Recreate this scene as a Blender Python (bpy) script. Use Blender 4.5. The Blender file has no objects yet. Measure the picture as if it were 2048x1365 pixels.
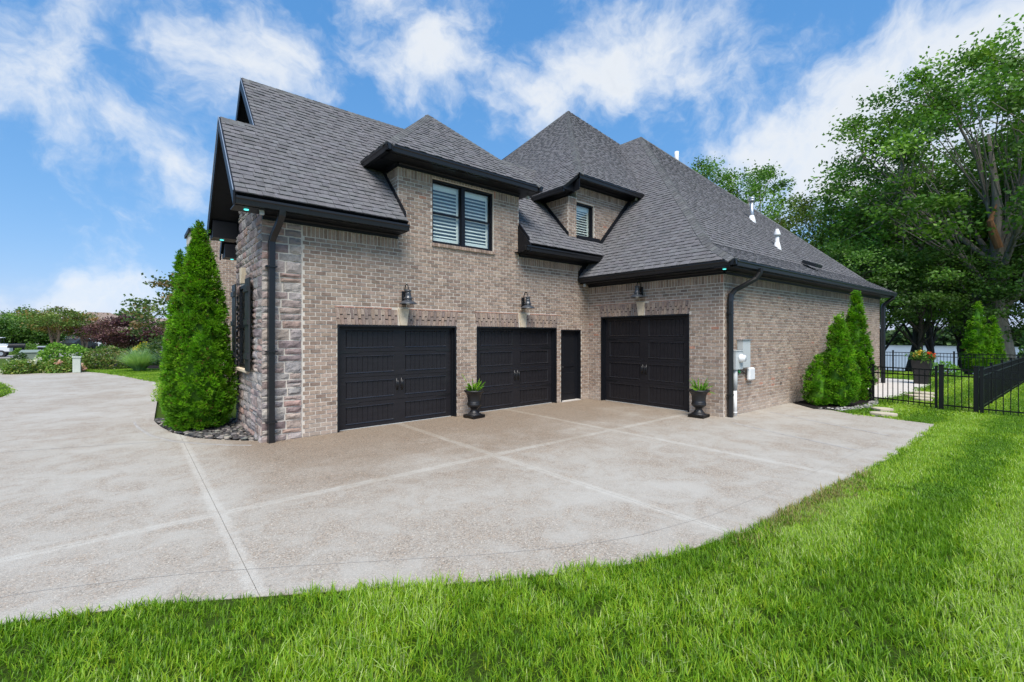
import bpy, math, random
import numpy as np
from mathutils import Vector, Matrix, noise as mnoise

random.seed(7)
rng = np.random.default_rng(7)
scene = bpy.context.scene
col = scene.collection
R = math.radians

# ------------------------------------------------------------------ camera
CAM = np.array([0.0, 0.0, 1.9])
cd = bpy.data.cameras.new('camera'); cam = bpy.data.objects.new('camera', cd); col.objects.link(cam)
cam.location = CAM
cam.rotation_euler = (R(90), 0, R(-39.95))
cd.sensor_width = 36.0; cd.lens = 16.0; cd.shift_y = -11.5 / 2048
cd.clip_start = 0.05; cd.clip_end = 6000
scene.camera = cam

# ------------------------------------------------------------------ exposure
vs = scene.view_settings
vs.view_transform = 'Standard'; vs.look = 'None'; vs.gamma = 1.0; vs.exposure = 0.42; vs.use_curve_mapping = False

# ------------------------------------------------------------------ world: sky and clouds
SUN_EL, SUN_AZ = 56.0, 215.0      # azimuth of the sun counted from +Y clockwise
world = bpy.data.worlds.new('World'); scene.world = world; world.use_nodes = True
W = world.node_tree; W.nodes.clear()
def wn(t, **kw):
    n = W.nodes.new(t)
    for k, v in kw.items(): setattr(n, k, v)
    return n
def wl(a, b): W.links.new(a, b)
def wmath(op, a, b=None, c=None):
    n = wn('ShaderNodeMath', operation=op)
    for i, x in enumerate((a, b, c)):
        if x is None: continue
        if isinstance(x, (int, float)): n.inputs[i].default_value = x
        else: wl(x, n.inputs[i])
    return n.outputs[0]
sky = wn('ShaderNodeTexSky', sky_type='NISHITA', sun_disc=False)
sky.sun_elevation = R(SUN_EL); sky.sun_rotation = R(SUN_AZ)
sky.air_density = 1.0; sky.dust_density = 0.3; sky.ozone_density = 3.0
tc = wn('ShaderNodeTexCoord')
sp = wn('ShaderNodeSeparateXYZ'); wl(tc.outputs['Generated'], sp.inputs[0])
P = tc.outputs['Generated']
def wnoise(scale, detail, rough, dist=0.0, off=(0, 0, 0), src=None, sc=(1, 1, 1), rot=0.0):
    m = wn('ShaderNodeMapping'); m.inputs['Location'].default_value = off; m.inputs['Scale'].default_value = sc
    m.inputs['Rotation'].default_value = (0, 0, rot)
    wl(src or P, m.inputs[0])
    n = wn('ShaderNodeTexNoise'); n.inputs['Scale'].default_value = scale; n.inputs['Detail'].default_value = detail
    n.inputs['Roughness'].default_value = rough; n.inputs['Distortion'].default_value = dist
    wl(m.outputs[0], n.inputs['Vector']); return n
warp = wnoise(3.6, 5, 0.6)
wv = wn('ShaderNodeVectorMath', operation='SUBTRACT'); wl(warp.outputs['Color'], wv.inputs[0]); wv.inputs[1].default_value = (0.5, 0.5, 0.5)
ws = wn('ShaderNodeVectorMath', operation='SCALE'); wl(wv.outputs[0], ws.inputs[0]); ws.inputs['Scale'].default_value = 0.16
wa = wn('ShaderNodeVectorMath', operation='ADD'); wl(P, wa.inputs[0]); wl(ws.outputs[0], wa.inputs[1])
WP = wa.outputs[0]
n1 = wnoise(4.6, 9, 0.60, 0.25, (3.1, 1.7, 0), WP, (1.0, 1.0, 1.25))
n2 = wnoise(13, 8, 0.62, 0.2, (0.4, 7.7, 0), WP)
dens = wmath('ADD', wmath('MULTIPLY', n1.outputs[0], 0.75), wmath('MULTIPLY', n2.outputs[0], 0.25))
# cloud banks: sky directions (x, y, z, radius, strength) that lift the cloud density
BLOBS = [(-0.124, 0.898, 0.422, 0.143, 0.16),
         (-0.062, 0.912, 0.406, 0.161, 0.16),
         (-0.013, 0.931, 0.365, 0.122, 0.15),
         (-0.109, 0.931, 0.347, 0.098, 0.06),
         (0.105, 0.876, 0.471, 0.09, 0.14),
         (0.167, 0.864, 0.475, 0.128, 0.2),
         (0.115, 0.9, 0.42, 0.095, 0.13),
         (0.203, 0.885, 0.419, 0.092, 0.08),
         (0.313, 0.843, 0.438, 0.074, 0.1),
         (0.085, 0.959, 0.27, 0.083, 0.22),
         (0.09, 0.971, 0.221, 0.057, 0.14),
         (0.284, 0.789, 0.546, 0.143, 0.18),
         (0.369, 0.752, 0.546, 0.174, 0.22),
         (0.461, 0.682, 0.568, 0.164, 0.18),
         (0.43, 0.753, 0.498, 0.1, 0.18),
         (0.408, 0.79, 0.458, 0.064, 0.1),
         (0.595, 0.656, 0.463, 0.099, 0.17),
         (0.519, 0.716, 0.466, 0.079, 0.1),
         (0.681, 0.476, 0.556, 0.159, 0.24),
         (0.67, 0.545, 0.504, 0.136, 0.24),
         (0.738, 0.442, 0.51, 0.104, 0.12),
         (0.795, 0.425, 0.433, 0.097, 0.14),
         (0.84, 0.347, 0.417, 0.103, 0.17),
         (0.87, 0.278, 0.408, 0.086, 0.14),
         (0.869, 0.214, 0.445, 0.107, 0.22),
         (0.811, 0.335, 0.479, 0.087, 0.06),
         (0.826, 0.432, 0.361, 0.114, 0.18),
         (0.856, 0.371, 0.359, 0.072, 0.12),
         (0.909, 0.191, 0.37, 0.059, 0.16),
         (0.921, 0.263, 0.288, 0.19, 0.216),
         (0.942, 0.159, 0.296, 0.215, 0.216),
         (0.95, 0.076, 0.302, 0.19, 0.187),
         (0.908, 0.323, 0.266, 0.144, 0.202),
         (0.899, 0.081, 0.43, 0.121, 0.2),
         (0.911, 0.035, 0.411, 0.091, 0.15),
         (-0.045, 0.998, 0.037, 0.09, 0.2),
         (-0.117, 0.992, 0.053, 0.099, 0.1)]
#BLOBS#
tot = None
for bx, by, bz, br, bs in BLOBS:
    d = wn('ShaderNodeVectorMath', operation='DISTANCE'); wl(WP, d.inputs[0]); d.inputs[1].default_value = (bx, by, bz)
    mr = wn('ShaderNodeMapRange', interpolation_type='SMOOTHSTEP'); wl(d.outputs['Value'], mr.inputs[0])
    mr.inputs[1].default_value = 0.0; mr.inputs[2].default_value = br * 1.3; mr.inputs[3].default_value = bs * 0.50; mr.inputs[4].default_value = 0.0
    tot = mr.outputs[0] if tot is None else wmath('ADD', tot, mr.outputs[0])
if tot is not None: dens = wmath('ADD', dens, tot)
mr = wn('ShaderNodeMapRange', interpolation_type='SMOOTHSTEP'); wl(dens, mr.inputs[0])
mr.inputs[1].default_value = 0.535; mr.inputs[2].default_value = 0.80; mr.inputs[3].default_value = 0.0; mr.inputs[4].default_value = 1.0
cf = wmath('MULTIPLY', mr.outputs[0], 0.93)
thick = wn('ShaderNodeMapRange'); wl(dens, thick.inputs[0]); thick.inputs[1].default_value = 0.66; thick.inputs[2].default_value = 1.0
cc = wn('ShaderNodeMix', data_type='RGBA'); wl(thick.outputs[0], cc.inputs[0])
cc.inputs[6].default_value = (4.7, 4.85, 5.0, 1); cc.inputs[7].default_value = (3.6, 3.85, 4.2, 1)
# tint of the clear air (deeper blue overhead, pale towards the horizon)
sr = wn('ShaderNodeSeparateColor'); wl(sky.outputs[0], sr.inputs[0]); cr_ = wn('ShaderNodeCombineColor')
for i_, (k_, g_) in enumerate(((0.60, 0.85), (1.28, 0.52), (2.38, 0.37))):
    wl(wmath('MULTIPLY', wmath('POWER', sr.outputs[i_], g_), k_), cr_.inputs[i_])
mx = wn('ShaderNodeMix', data_type='RGBA'); wl(cf, mx.inputs[0]); wl(cr_.outputs[0], mx.inputs[6]); wl(cc.outputs[2], mx.inputs[7])
bg = wn('ShaderNodeBackground'); bg.inputs['Strength'].default_value = 0.15; wl(mx.outputs[2], bg.inputs['Color'])
wo = wn('ShaderNodeOutputWorld'); wl(bg.outputs[0], wo.inputs[0])

# ------------------------------------------------------------------ sun, veiled by thin cloud
sd = bpy.data.lights.new('sun', 'SUN'); sun = bpy.data.objects.new('sun', sd); col.objects.link(sun)
sd.energy = 4.0; sd.angle = R(38); sd.color = (1.0, 0.94, 0.86)
sdir = Vector((math.sin(R(SUN_AZ)) * math.cos(R(SUN_EL)), math.cos(R(SUN_AZ)) * math.cos(R(SUN_EL)), math.sin(R(SUN_EL))))
sun.rotation_euler = sdir.to_track_quat('Z', 'Y').to_euler(); sun.location = sdir * 60

# ================================================================== helpers
MATS = {}
def new_mat(name):
    m = bpy.data.materials.new(name); m.use_nodes = True; MATS[name] = m
    return m, m.node_tree, m.node_tree.nodes['Principled BSDF']
class NT:
    """small wrapper to write node graphs"""
    def __init__(s, nt): s.nt = nt
    def n(s, t, **kw):
        x = s.nt.nodes.new(t)
        for k, v in kw.items(): setattr(x, k, v)
        return x
    def l(s, a, b): s.nt.links.new(a, b)
    def coord(s, scale=(1, 1, 1), kind='obj'):
        if kind == 'pos':
            g = s.n('ShaderNodeNewGeometry'); o = g.outputs['Position']
        else:
            g = s.n('ShaderNodeTexCoord'); o = g.outputs['Object']
        if scale == (1, 1, 1): return o
        m = s.n('ShaderNodeMapping'); m.inputs['Scale'].default_value = scale; s.l(o, m.inputs[0]); return m.outputs[0]
    def noise(s, vec, scale, detail=4, rough=0.55, dist=0.0):
        x = s.n('ShaderNodeTexNoise'); x.inputs['Scale'].default_value = scale; x.inputs['Detail'].default_value = detail
        x.inputs['Roughness'].default_value = rough; x.inputs['Distortion'].default_value = dist
        s.l(vec, x.inputs['Vector']); return x.outputs[0]
    def voro(s, vec, scale, out='Distance', **kw):
        x = s.n('ShaderNodeTexVoronoi', **kw); x.inputs['Scale'].default_value = scale; s.l(vec, x.inputs['Vector']); return x.outputs[out]
    def rng(s, v, a, b, c=0.0, d=1.0, smooth=False):
        x = s.n('ShaderNodeMapRange', interpolation_type='SMOOTHSTEP' if smooth else 'LINEAR')
        s.l(v, x.inputs[0])
        for i, q in enumerate((a, b, c, d)): x.inputs[i + 1].default_value = q
        return x.outputs[0]
    def math(s, op, a, b=None):
        x = s.n('ShaderNodeMath', operation=op)
        for i, q in enumerate((a, b)):
            if q is None: continue
            if isinstance(q, (int, float)): x.inputs[i].default_value = q
            else: s.l(q, x.inputs[i])
        return x.outputs[0]
    def mix(s, fac, a, b, blend='MIX'):
        x = s.n('ShaderNodeMix', data_type='RGBA', blend_type=blend)
        for i, q in ((0, fac), (6, a), (7, b)):
            if isinstance(q, (int, float)): x.inputs[i].default_value = q
            elif isinstance(q, tuple): x.inputs[i].default_value = q if len(q) == 4 else q + (1,)
            else: s.l(q, x.inputs[i])
        return x.outputs[2]
    def attr(s, name='tint'):
        x = s.n('ShaderNodeAttribute'); x.attribute_name = name; return x.outputs['Color']
    def grey(s, v):
        x = s.n('ShaderNodeCombineColor')
        for i in range(3): s.l(v, x.inputs[i])
        return x.outputs[0]
    def bump(s, h, strength=0.3, dist=0.01):
        x = s.n('ShaderNodeBump'); x.inputs['Strength'].default_value = strength; x.inputs['Distance'].default_value = dist
        s.l(h, x.inputs['Height']); return x.outputs[0]

def surf(name, base=None, rough=0.6, var=0.15, scale=8.0, bump=0.0, bscale=40.0, bdist=0.01, spec=0.5, metal=0.0, stretch=(1, 1, 1), tint=False, kind='obj'):
    """general surface: base colour (or the pieces' own tint) varied by two scales of noise, fine relief"""
    m, nt, b = new_mat(name); g = NT(nt); co = g.coord(stretch, kind)
    a = g.noise(co, scale, 5, 0.6); f = g.noise(co, scale * 9, 3, 0.6)
    v = g.math('ADD', g.rng(a, 0.25, 0.75, 1 - var, 1 + var), g.rng(f, 0.25, 0.75, -var * 0.6, var * 0.6))
    src = g.attr() if tint else base
    b.inputs['Roughness'].default_value = rough; b.inputs['Metallic'].default_value = metal
    b.inputs['Specular IOR Level'].default_value = spec
    g.l(g.mix(1.0, src, g.grey(v), 'MULTIPLY'), b.inputs['Base Color'])
    if bump: g.l(g.bump(g.noise(co, bscale, 4, 0.65), bump, bdist), b.inputs['Normal'])
    return m

def leafmat(name, rough=0.5, trans=0.35, tmul=(1.15, 1.3, 0.7)):
    m, nt, b = new_mat(name); g = NT(nt)
    t = g.attr(); b.inputs['Roughness'].default_value = rough; b.inputs['Specular IOR Level'].default_value = 0.35
    g.l(t, b.inputs['Base Color'])
    tr = g.n('ShaderNodeBsdfTranslucent'); g.l(g.mix(1.0, t, tmul, 'MULTIPLY'), tr.inputs[0])
    ms = g.n('ShaderNodeMixShader'); ms.inputs[0].default_value = trans
    out = nt.nodes['Material Output']
    g.l(b.outputs[0], ms.inputs[1]); g.l(tr.outputs[0], ms.inputs[2]); g.l(ms.outputs[0], out.inputs['Surface'])
    return m

class MB:
    """collects pieces of one mesh"""
    def __init__(s): s.v, s.f, s.c = [], [], []
    def add(s, vs_, fs, c=(1, 1, 1)):
        o = len(s.v); s.v += [tuple(map(float, p)) for p in vs_]
        for f in fs: s.f.append(tuple(i + o for i in f)); s.c.append(c)
        return s
    def box(s, lo, hi, c=(1, 1, 1)):
        x0, y0, z0 = lo; x1, y1, z1 = hi
        return s.add([(x0, y0, z0), (x1, y0, z0), (x1, y1, z0), (x0, y1, z0), (x0, y0, z1), (x1, y0, z1), (x1, y1, z1), (x0, y1, z1)],
                     [(0, 3, 2, 1), (4, 5, 6, 7), (0, 1, 5, 4), (1, 2, 6, 5), (2, 3, 7, 6), (3, 0, 4, 7)], c)
    def cbox(s, lo, hi, ch=0.01, c=(1, 1, 1)):
        """box with chamfered edges"""
        lo = np.array(lo, float); hi = np.array(hi, float); pts = []; idx = {}
        ch = min(ch, 0.45 * float((hi - lo).min()))
        for sx in (0, 1):
            for sy in (0, 1):
                for sz in (0, 1):
                    for ax in range(3):
                        p = np.array([hi[0] if sx else lo[0], hi[1] if sy else lo[1], hi[2] if sz else lo[2]])
                        for k in range(3):
                            if k != ax: p[k] += (-ch if (sx, sy, sz)[k] else ch)
                        idx[(sx, sy, sz, ax)] = len(pts); pts.append(p)
        F = []
        for ax in range(3):
            a, b_ = [k for k in range(3) if k != ax]
            for sgn in (0, 1):
                q = []
                for u, w in ((0, 0), (1, 0), (1, 1), (0, 1)):
                    t = [0, 0, 0]; t[ax] = sgn; t[a] = u; t[b_] = w; q.append(idx[tuple(t) + (ax,)])
                F.append(q if sgn else q[::-1])
            for u in (0, 1):
                for w in (0, 1):
                    t0 = [0, 0, 0]; t0[a] = u; t0[b_] = w; t1 = list(t0); t1[ax] = 1
                    F.append([idx[tuple(t0) + (a,)], idx[tuple(t1) + (a,)], idx[tuple(t1) + (b_,)], idx[tuple(t0) + (b_,)]])
        for sx in (0, 1):
            for sy in (0, 1):
                for sz in (0, 1): F.append([idx[(sx, sy, sz, k)] for k in range(3)])
        return s.add(pts, F, c)
    def prism(s, poly, off, c=(1, 1, 1)):
        n = len(poly); p = [np.array(q, float) for q in poly]; o = np.array(off, float)
        return s.add(p + [q + o for q in p], [tuple(range(n))[::-1], tuple(range(n, 2 * n))] + [(i, (i + 1) % n, n + (i + 1) % n, n + i) for i in range(n)], c)
    def tube(s, pts, rad, n=8, c=(1, 1, 1), cap=True):
        pts = [np.array(p, float) for p in pts]; m = len(pts)
        rad = [rad] * m if isinstance(rad, (int, float)) else rad
        V = []; ref = None
        for i in range(m):
            d = pts[min(i + 1, m - 1)] - pts[max(i - 1, 0)]; d = d / (np.linalg.norm(d) + 1e-9)
            if ref is None:
                ref = np.cross(d, (0, 0, 1.0))
                if np.linalg.norm(ref) < 1e-3: ref = np.array([1.0, 0, 0])
            a = ref - d * (ref @ d); a /= np.linalg.norm(a) + 1e-9; ref = a; b_ = np.cross(d, a)
            for k in range(n):
                t = 2 * math.pi * (k + 0.5) / n; V.append(pts[i] + rad[i] * (math.cos(t) * a + math.sin(t) * b_))
        F = [(i * n + k, i * n + (k + 1) % n, (i + 1) * n + (k + 1) % n, (i + 1) * n + k) for i in range(m - 1) for k in range(n)]
        if cap: F += [tuple(range(n))[::-1], tuple(range((m - 1) * n, m * n))]
        return s.add(V, F, c)
    def lathe(s, prof, ctr=(0, 0, 0), n=24, c=(1, 1, 1)):
        V = []; m = len(prof)
        for r, z in prof:
            for k in range(n):
                t = 2 * math.pi * k / n; V.append((ctr[0] + r * math.cos(t), ctr[1] + r * math.sin(t), ctr[2] + z))
        F = [(i * n + k, i * n + (k + 1) % n, (i + 1) * n + (k + 1) % n, (i + 1) * n + k) for i in range(m - 1) for k in range(n)]
        F += [tuple(range(n))[::-1], tuple(range((m - 1) * n, m * n))]
        return s.add(V, F, c)
    def build(s, name, mat, parent=None, smooth=False, world=True):
        me = bpy.data.meshes.new(name); me.from_pydata(s.v, [], s.f); me.update()
        at = me.attributes.new('tint', 'FLOAT_COLOR', 'FACE')
        at.data.foreach_set('color', np.array([tuple(c) + (1,) for c in s.c], dtype=np.float32).ravel())
        return link(name, me, mat, parent, smooth, world)

def link(name, me, mat, parent=None, smooth=False, world=True):
    if mat: me.materials.append(MATS[mat] if isinstance(mat, str) else mat)
    if smooth: me.polygons.foreach_set('use_smooth', np.ones(len(me.polygons), dtype=bool))
    o = bpy.data.objects.new(name, me); col.objects.link(o)
    if parent is not None:
        o.parent = parent
        if world and parent.type == 'EMPTY': o.matrix_parent_inverse = Matrix.Translation(-Vector(parent.location))
    return o

def np_mesh(name, V, F, C, mat, parent=None, smooth=False, world=True):
    """V (n,3), F (m,k), C (m,3)"""
    V = np.asarray(V, np.float32); F = np.asarray(F, np.int32); m, k = F.shape
    me = bpy.data.meshes.new(name)
    me.vertices.add(len(V)); me.vertices.foreach_set('co', V.ravel())
    me.loops.add(m * k); me.loops.foreach_set('vertex_index', F.ravel())
    me.polygons.add(m); me.polygons.foreach_set('loop_start', np.arange(0, m * k, k, dtype=np.int32))
    me.update(calc_edges=True); me.validate()
    at = me.attributes.new('tint', 'FLOAT_COLOR', 'FACE')
    c4 = np.ones((m, 4), np.float32); c4[:, :3] = C; at.data.foreach_set('color', c4.ravel())
    return link(name, me, mat, parent, smooth, world)

def tag(o, label=None, cat=None, group=None, kind=None):
    if label: o['label'] = label
    if cat: o['category'] = cat
    if group: o['group'] = group
    if kind: o['kind'] = kind
    return o
def thing(name, label, cat, loc=(0, 0, 0), rz=0.0, group=None):
    e = bpy.data.objects.new(name, None); col.objects.link(e); e.empty_display_size = 0.2
    e.location = loc; e.rotation_euler = (0, 0, rz); return tag(e, label, cat, group)
def copy_tree(o, loc, rz=0.0, scale=None, label=None, group=None, parent=None):
    c = o.copy(); col.objects.link(c); c.parent = parent
    if parent is None:
        c.location = loc; c.rotation_euler = (0, 0, rz)
        if scale: c.scale = scale
        if label: c['label'] = label
        if group: c['group'] = group
    for ch in [x for x in ALLCH(o)]: copy_tree(ch, None, parent=c)
    return c
def ALLCH(o): return list(o.children)

def V3(*a): return np.array(a, float)
def unit(v): v = np.array(v, float); return v / np.linalg.norm(v)
def jitter(c, a, rnd=random): k = 1 + rnd.uniform(-a, a); return tuple(max(0.0, x * k * (1 + rnd.uniform(-a, a) * 0.25)) for x in c)

# ================================================================== materials
surf('brick', rough=0.85, var=0.28, scale=16, bump=0.55, bscale=70, bdist=0.006, tint=True, spec=0.2, kind='pos')
def ground_dust(name):
    nt = MATS[name].node_tree; g = NT(nt); b = nt.nodes['Principled BSDF']; co = g.coord((1, 1, 1), 'pos'); sx = g.n('ShaderNodeSeparateXYZ'); g.l(co, sx.inputs[0])
    hgt = g.math('SUBTRACT', sx.outputs[2], g.math('MULTIPLY', g.math('SUBTRACT', g.noise(co, 2.2, 5, 0.7), 0.45), 0.9))
    src = b.inputs['Base Color'].links[0].from_socket
    streak = g.rng(g.noise(g.coord((3.0, 3.0, 0.35), 'pos'), 1.6, 5, 0.65), 0.35, 0.75, 0.90, 1.10)
    g.l(g.mix(1.0, g.mix(g.rng(hgt, 0.0, 0.45, 0.42, 0.0, True), src, (0.50, 0.44, 0.375)), g.grey(streak), 'MULTIPLY'), b.inputs['Base Color'])
ground_dust('brick')
surf('mortar', (0.63, 0.575, 0.50), 0.9, 0.10, 6, 0.5, 90, 0.004, spec=0.2, kind='pos')
surf('stone', rough=0.85, var=0.30, scale=7, bump=0.8, bscale=22, bdist=0.02, tint=True, spec=0.2, kind='pos')
surf('shingle', rough=0.9, var=0.22, scale=10, bump=0.5, bscale=260, bdist=0.003, tint=True, spec=0.15, kind='pos')
surf('black_trim', (0.0085, 0.0095, 0.0125), 0.45, 0.12, 3, 0.06, 30, 0.004, spec=0.28)
surf('black_metal', (0.010, 0.0105, 0.012), 0.36, 0.15, 5, 0.05, 30, 0.003, spec=0.5)
surf('fence_black', (0.006, 0.0065, 0.007), 0.45, 0.15, 5, spec=0.35)
surf('lamp_metal', (0.055, 0.062, 0.072), 0.28, 0.15, 8, 0.05, 60, 0.002, spec=0.6)  # grey-blue base colour paints sky sheen onto the black lamps
surf('door_paint', (0.0150, 0.0140, 0.0165), 0.38, 0.25, 5, 0.35, 26, 0.004, spec=0.34, stretch=(0.6, 0.6, 6))
surf('door_bead', (0.022, 0.021, 0.024), 0.24, 0.25, 5, 0.2, 26, 0.003, spec=0.7)
surf('urn_resin', (0.012, 0.012, 0.0135), 0.42, 0.25, 6, 0.15, 70, 0.003, spec=0.5)
surf('limestone', (0.68, 0.57, 0.42), 0.85, 0.16, 9, 0.4, 60, 0.006, spec=0.2)
surf('white_pvc', (0.72, 0.73, 0.73), 0.4, 0.06, 5)
surf('light_grey_paint', (0.47, 0.50, 0.50), 0.45, 0.06, 5)
surf('pale_plastic', (0.52, 0.57, 0.51), 0.5, 0.08, 4)
surf('galvanised', (0.52, 0.54, 0.56), 0.35, 0.12, 10, metal=0.75)
surf('shutter_white', (0.90, 0.91, 0.88), 0.5, 0.04, 4)
surf('dark_shutter', (0.022, 0.024, 0.026), 0.5, 0.15, 5)
surf('interior_dark', (0.13, 0.16, 0.19), 0.8, 0.1, 2)  # bluish colour paints in the sky reflected in the window gaps
surf('bark', rough=0.9, var=0.35, scale=5, bump=0.9, bscale=14, bdist=0.05, tint=True, spec=0.15, stretch=(1, 1, 0.25))
surf('pebble', rough=0.75, var=0.25, scale=14, bump=0.3, bscale=60, bdist=0.006, tint=True, spec=0.3)
surf('mulch', (0.020, 0.017, 0.016), 0.95, 0.6, 22, 1.0, 45, 0.04, spec=0.1)
surf('paint', rough=0.45, var=0.06, scale=4, tint=True)
surf('gloss_paint', rough=0.22, var=0.04, scale=4, tint=True)
surf('rubber', (0.02, 0.02, 0.02), 0.8, 0.2, 6)
surf('asphalt', (0.30, 0.285, 0.27), 0.9, 0.15, 0.6, 0.3, 80, 0.006, spec=0.2, kind='pos')
surf('walk_concrete', (0.55, 0.52, 0.48), 0.85, 0.10, 2.0, 0.3, 90, 0.004, spec=0.2, kind='pos')
surf('flagstone', (0.50, 0.44, 0.34), 0.85, 0.2, 5, 0.4, 40, 0.008, spec=0.2)
surf('soil', (0.03, 0.024, 0.02), 0.95, 0.5, 20, 0.8, 40, 0.02, spec=0.1)
leafmat('leaf'); leafmat('thuja_leaf', 0.55, 0.30, (1.1, 1.25, 0.6)); leafmat('blade', 0.45, 0.40, (1.2, 1.25, 0.6))

m, nt, b = new_mat('glass'); g = NT(nt)
gl = g.n('ShaderNodeBsdfGlossy'); gl.inputs['Roughness'].default_value = 0.01; gl.inputs['Color'].default_value = (0.9, 0.95, 1, 1)
tr = g.n('ShaderNodeBsdfTransparent'); tr.inputs[0].default_value = (0.96, 0.99, 0.97, 1)
lw = g.n('ShaderNodeLayerWeight'); lw.inputs[0].default_value = 0.5
frn = g.math('ADD', g.math('MULTIPLY', g.math('POWER', lw.outputs['Facing'], 3.5), 0.70), 0.05)
ms = g.n('ShaderNodeMixShader'); g.l(frn, ms.inputs[0]); g.l(tr.outputs[0], ms.inputs[1]); g.l(gl.outputs[0], ms.inputs[2])
g.l(ms.outputs[0], nt.nodes['Material Output'].inputs[0])

m, nt, b = new_mat('soffit_led'); b.inputs['Base Color'].default_value = (0.1, 0.6, 0.6, 1)
b.inputs['Emission Color'].default_value = (0.10, 0.75, 0.72, 1); b.inputs['Emission Strength'].default_value = 1.3

m, nt, b = new_mat('water'); g = NT(nt); b.inputs['Base Color'].default_value = (0.16, 0.20, 0.22, 1); b.inputs['Roughness'].default_value = 0.28
b.inputs['IOR'].default_value = 1.33
g.l(g.bump(g.noise(g.coord((1, 1, 1), 'pos'), 1.2, 3, 0.6), 0.25, 0.2), b.inputs['Normal'])

# exposed-aggregate concrete
JU = [0.72, 4.42, 7.40]; JV = 5.72
m, nt, b = new_mat('aggregate'); g = NT(nt); co = g.coord((1, 1, 1), 'pos')
cells = g.voro(co, 95, 'Color'); sepc = g.n('ShaderNodeSeparateColor'); g.l(cells, sepc.inputs[0])
stones = g.n('ShaderNodeValToRGB'); g.l(sepc.outputs[0], stones.inputs[0])
cr = stones.color_ramp; cr.elements[0].color = (0.11, 0.088, 0.072, 1); cr.elements[1].color = (0.60, 0.55, 0.49, 1)
for pos, c in ((0.2, (0.22, 0.18, 0.15, 1)), (0.45, (0.32, 0.26, 0.21, 1)), (0.7, (0.36, 0.32, 0.285, 1)), (0.9, (0.33, 0.225, 0.155, 1))):
    e = cr.elements.new(pos); e.color = c
film = g.noise(co, 2.2, 7, 0.68, 0.6); film2 = g.noise(co, 0.45, 4, 0.6)
ff = g.rng(g.math('ADD', g.math('MULTIPLY', film, 0.6), g.math('MULTIPLY', film2, 0.4)), 0.36, 0.62, 0.18, 0.86, True)
sx = g.n('ShaderNodeSeparateXYZ'); g.l(co, sx.inputs[0])
def band(val, centre, w):
    wob = g.math('MULTIPLY', g.math('SUBTRACT', g.noise(co, 9, 6, 0.75), 0.5), 0.16)
    d = g.math('ABSOLUTE', g.math('ADD', g.math('SUBTRACT', val, centre), wob))
    return g.rng(d, w * 0.45, w * 1.25, 1.0, 0.0, True)
bands = None
for j in JU:
    q = band(sx.outputs[0], j, 0.075); bands = q if bands is None else g.math('MAXIMUM', bands, q)
bands = g.math('MAXIMUM', bands, band(sx.outputs[1], JV, 0.075))
paste = g.mix(g.rng(film2, 0.3, 0.7), (0.385, 0.355, 0.325), (0.43, 0.405, 0.38))
ds = g.math('ADD', g.math('MULTIPLY', sx.outputs[1], 0.20), g.math('MULTIPLY', g.math('SUBTRACT', g.noise(co, 0.9, 5, 0.65), 0.5), 1.4))
seal = g.math('MULTIPLY', g.rng(ds, 0.85, 1.6, 0.0, 1.0, True), g.rng(sx.outputs[0], 0.7, 1.8, 0.0, 1.0, True))
ff = g.math('MULTIPLY', ff, g.rng(seal, 0.0, 1.0, 1.0, 0.30))
cl = g.mix(ff, stones.outputs[0], paste)
cl = g.mix(g.math('MULTIPLY', bands, g.rng(g.noise(co, 7, 5, 0.7), 0.3, 0.65, 0.22, 0.58)), cl, (0.50, 0.475, 0.445))
fine = g.rng(g.noise(co, 150, 3, 0.7), 0.3, 0.7, 0.70, 1.25)
cl = g.mix(1.0, cl, g.grey(fine), 'MULTIPLY'); cl = g.mix(1.0, cl, (1.07, 1.085, 1.03), 'MULTIPLY')
# damp, browner concrete that was sealed in front of the doors
cl = g.mix(g.math('MULTIPLY', seal, 0.75), cl, g.mix(1.0, cl, (0.66, 0.58, 0.50), 'MULTIPLY'))
g.l(cl, b.inputs['Base Color']); b.inputs['Roughness'].default_value = 0.72; b.inputs['Specular IOR Level'].default_value = 0.3
g.l(g.bump(g.voro(co, 95), 0.55, 0.004), b.inputs['Normal'])

# turf under the blades, its greens darkened to paint in their shade
m, nt, b = new_mat('turf'); g = NT(nt); co = g.coord((1, 1, 1), 'pos')
na = g.noise(co, 0.7, 5, 0.6); nb = g.noise(co, 60, 4, 0.75)
t1 = g.mix(g.rng(na, 0.3, 0.7), (0.07, 0.14, 0.012), (0.11, 0.20, 0.02))
t2 = g.mix(g.rng(nb, 0.35, 0.7), (0.055, 0.085, 0.015), t1)
g.l(t2, b.inputs['Base Color']); b.inputs['Roughness'].default_value = 0.9; b.inputs['Specular IOR Level'].default_value = 0.1
g.l(g.bump(nb, 1.0, 0.05), b.inputs['Normal'])

# ================================================================== ground, water
def terr(u, v):
    s = np.clip((u - 31.0) / 26.0, 0, 1); s = s * s * (3 - 2 * s)
    far = np.clip((u - 330.0) / 10.0, 0, 1)
    return -0.07 - 4.6 * s * (1 - far) + 0.0 * v
def grid_sheet(us, vs_, fz, name, mat, kind='structure'):
    U, Vv = np.meshgrid(us, vs_, indexing='ij'); Z = fz(U, Vv)
    Vt = np.stack([U, Vv, Z], -1).reshape(-1, 3); a, b_ = len(us), len(vs_)
    I = np.arange(a * b_).reshape(a, b_)
    F = np.stack([I[:-1, :-1], I[1:, :-1], I[1:, 1:], I[:-1, 1:]], -1).reshape(-1, 4)
    return tag(np_mesh(name, Vt, F, np.ones((len(F), 3)), mat, smooth=True), kind=kind)
us = np.concatenate([np.linspace(-1800, -60, 8), np.linspace(-40, 30, 12), np.linspace(31, 58, 14), np.linspace(70, 320, 5), np.linspace(328, 342, 6), np.linspace(400, 2200, 6)])
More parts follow.
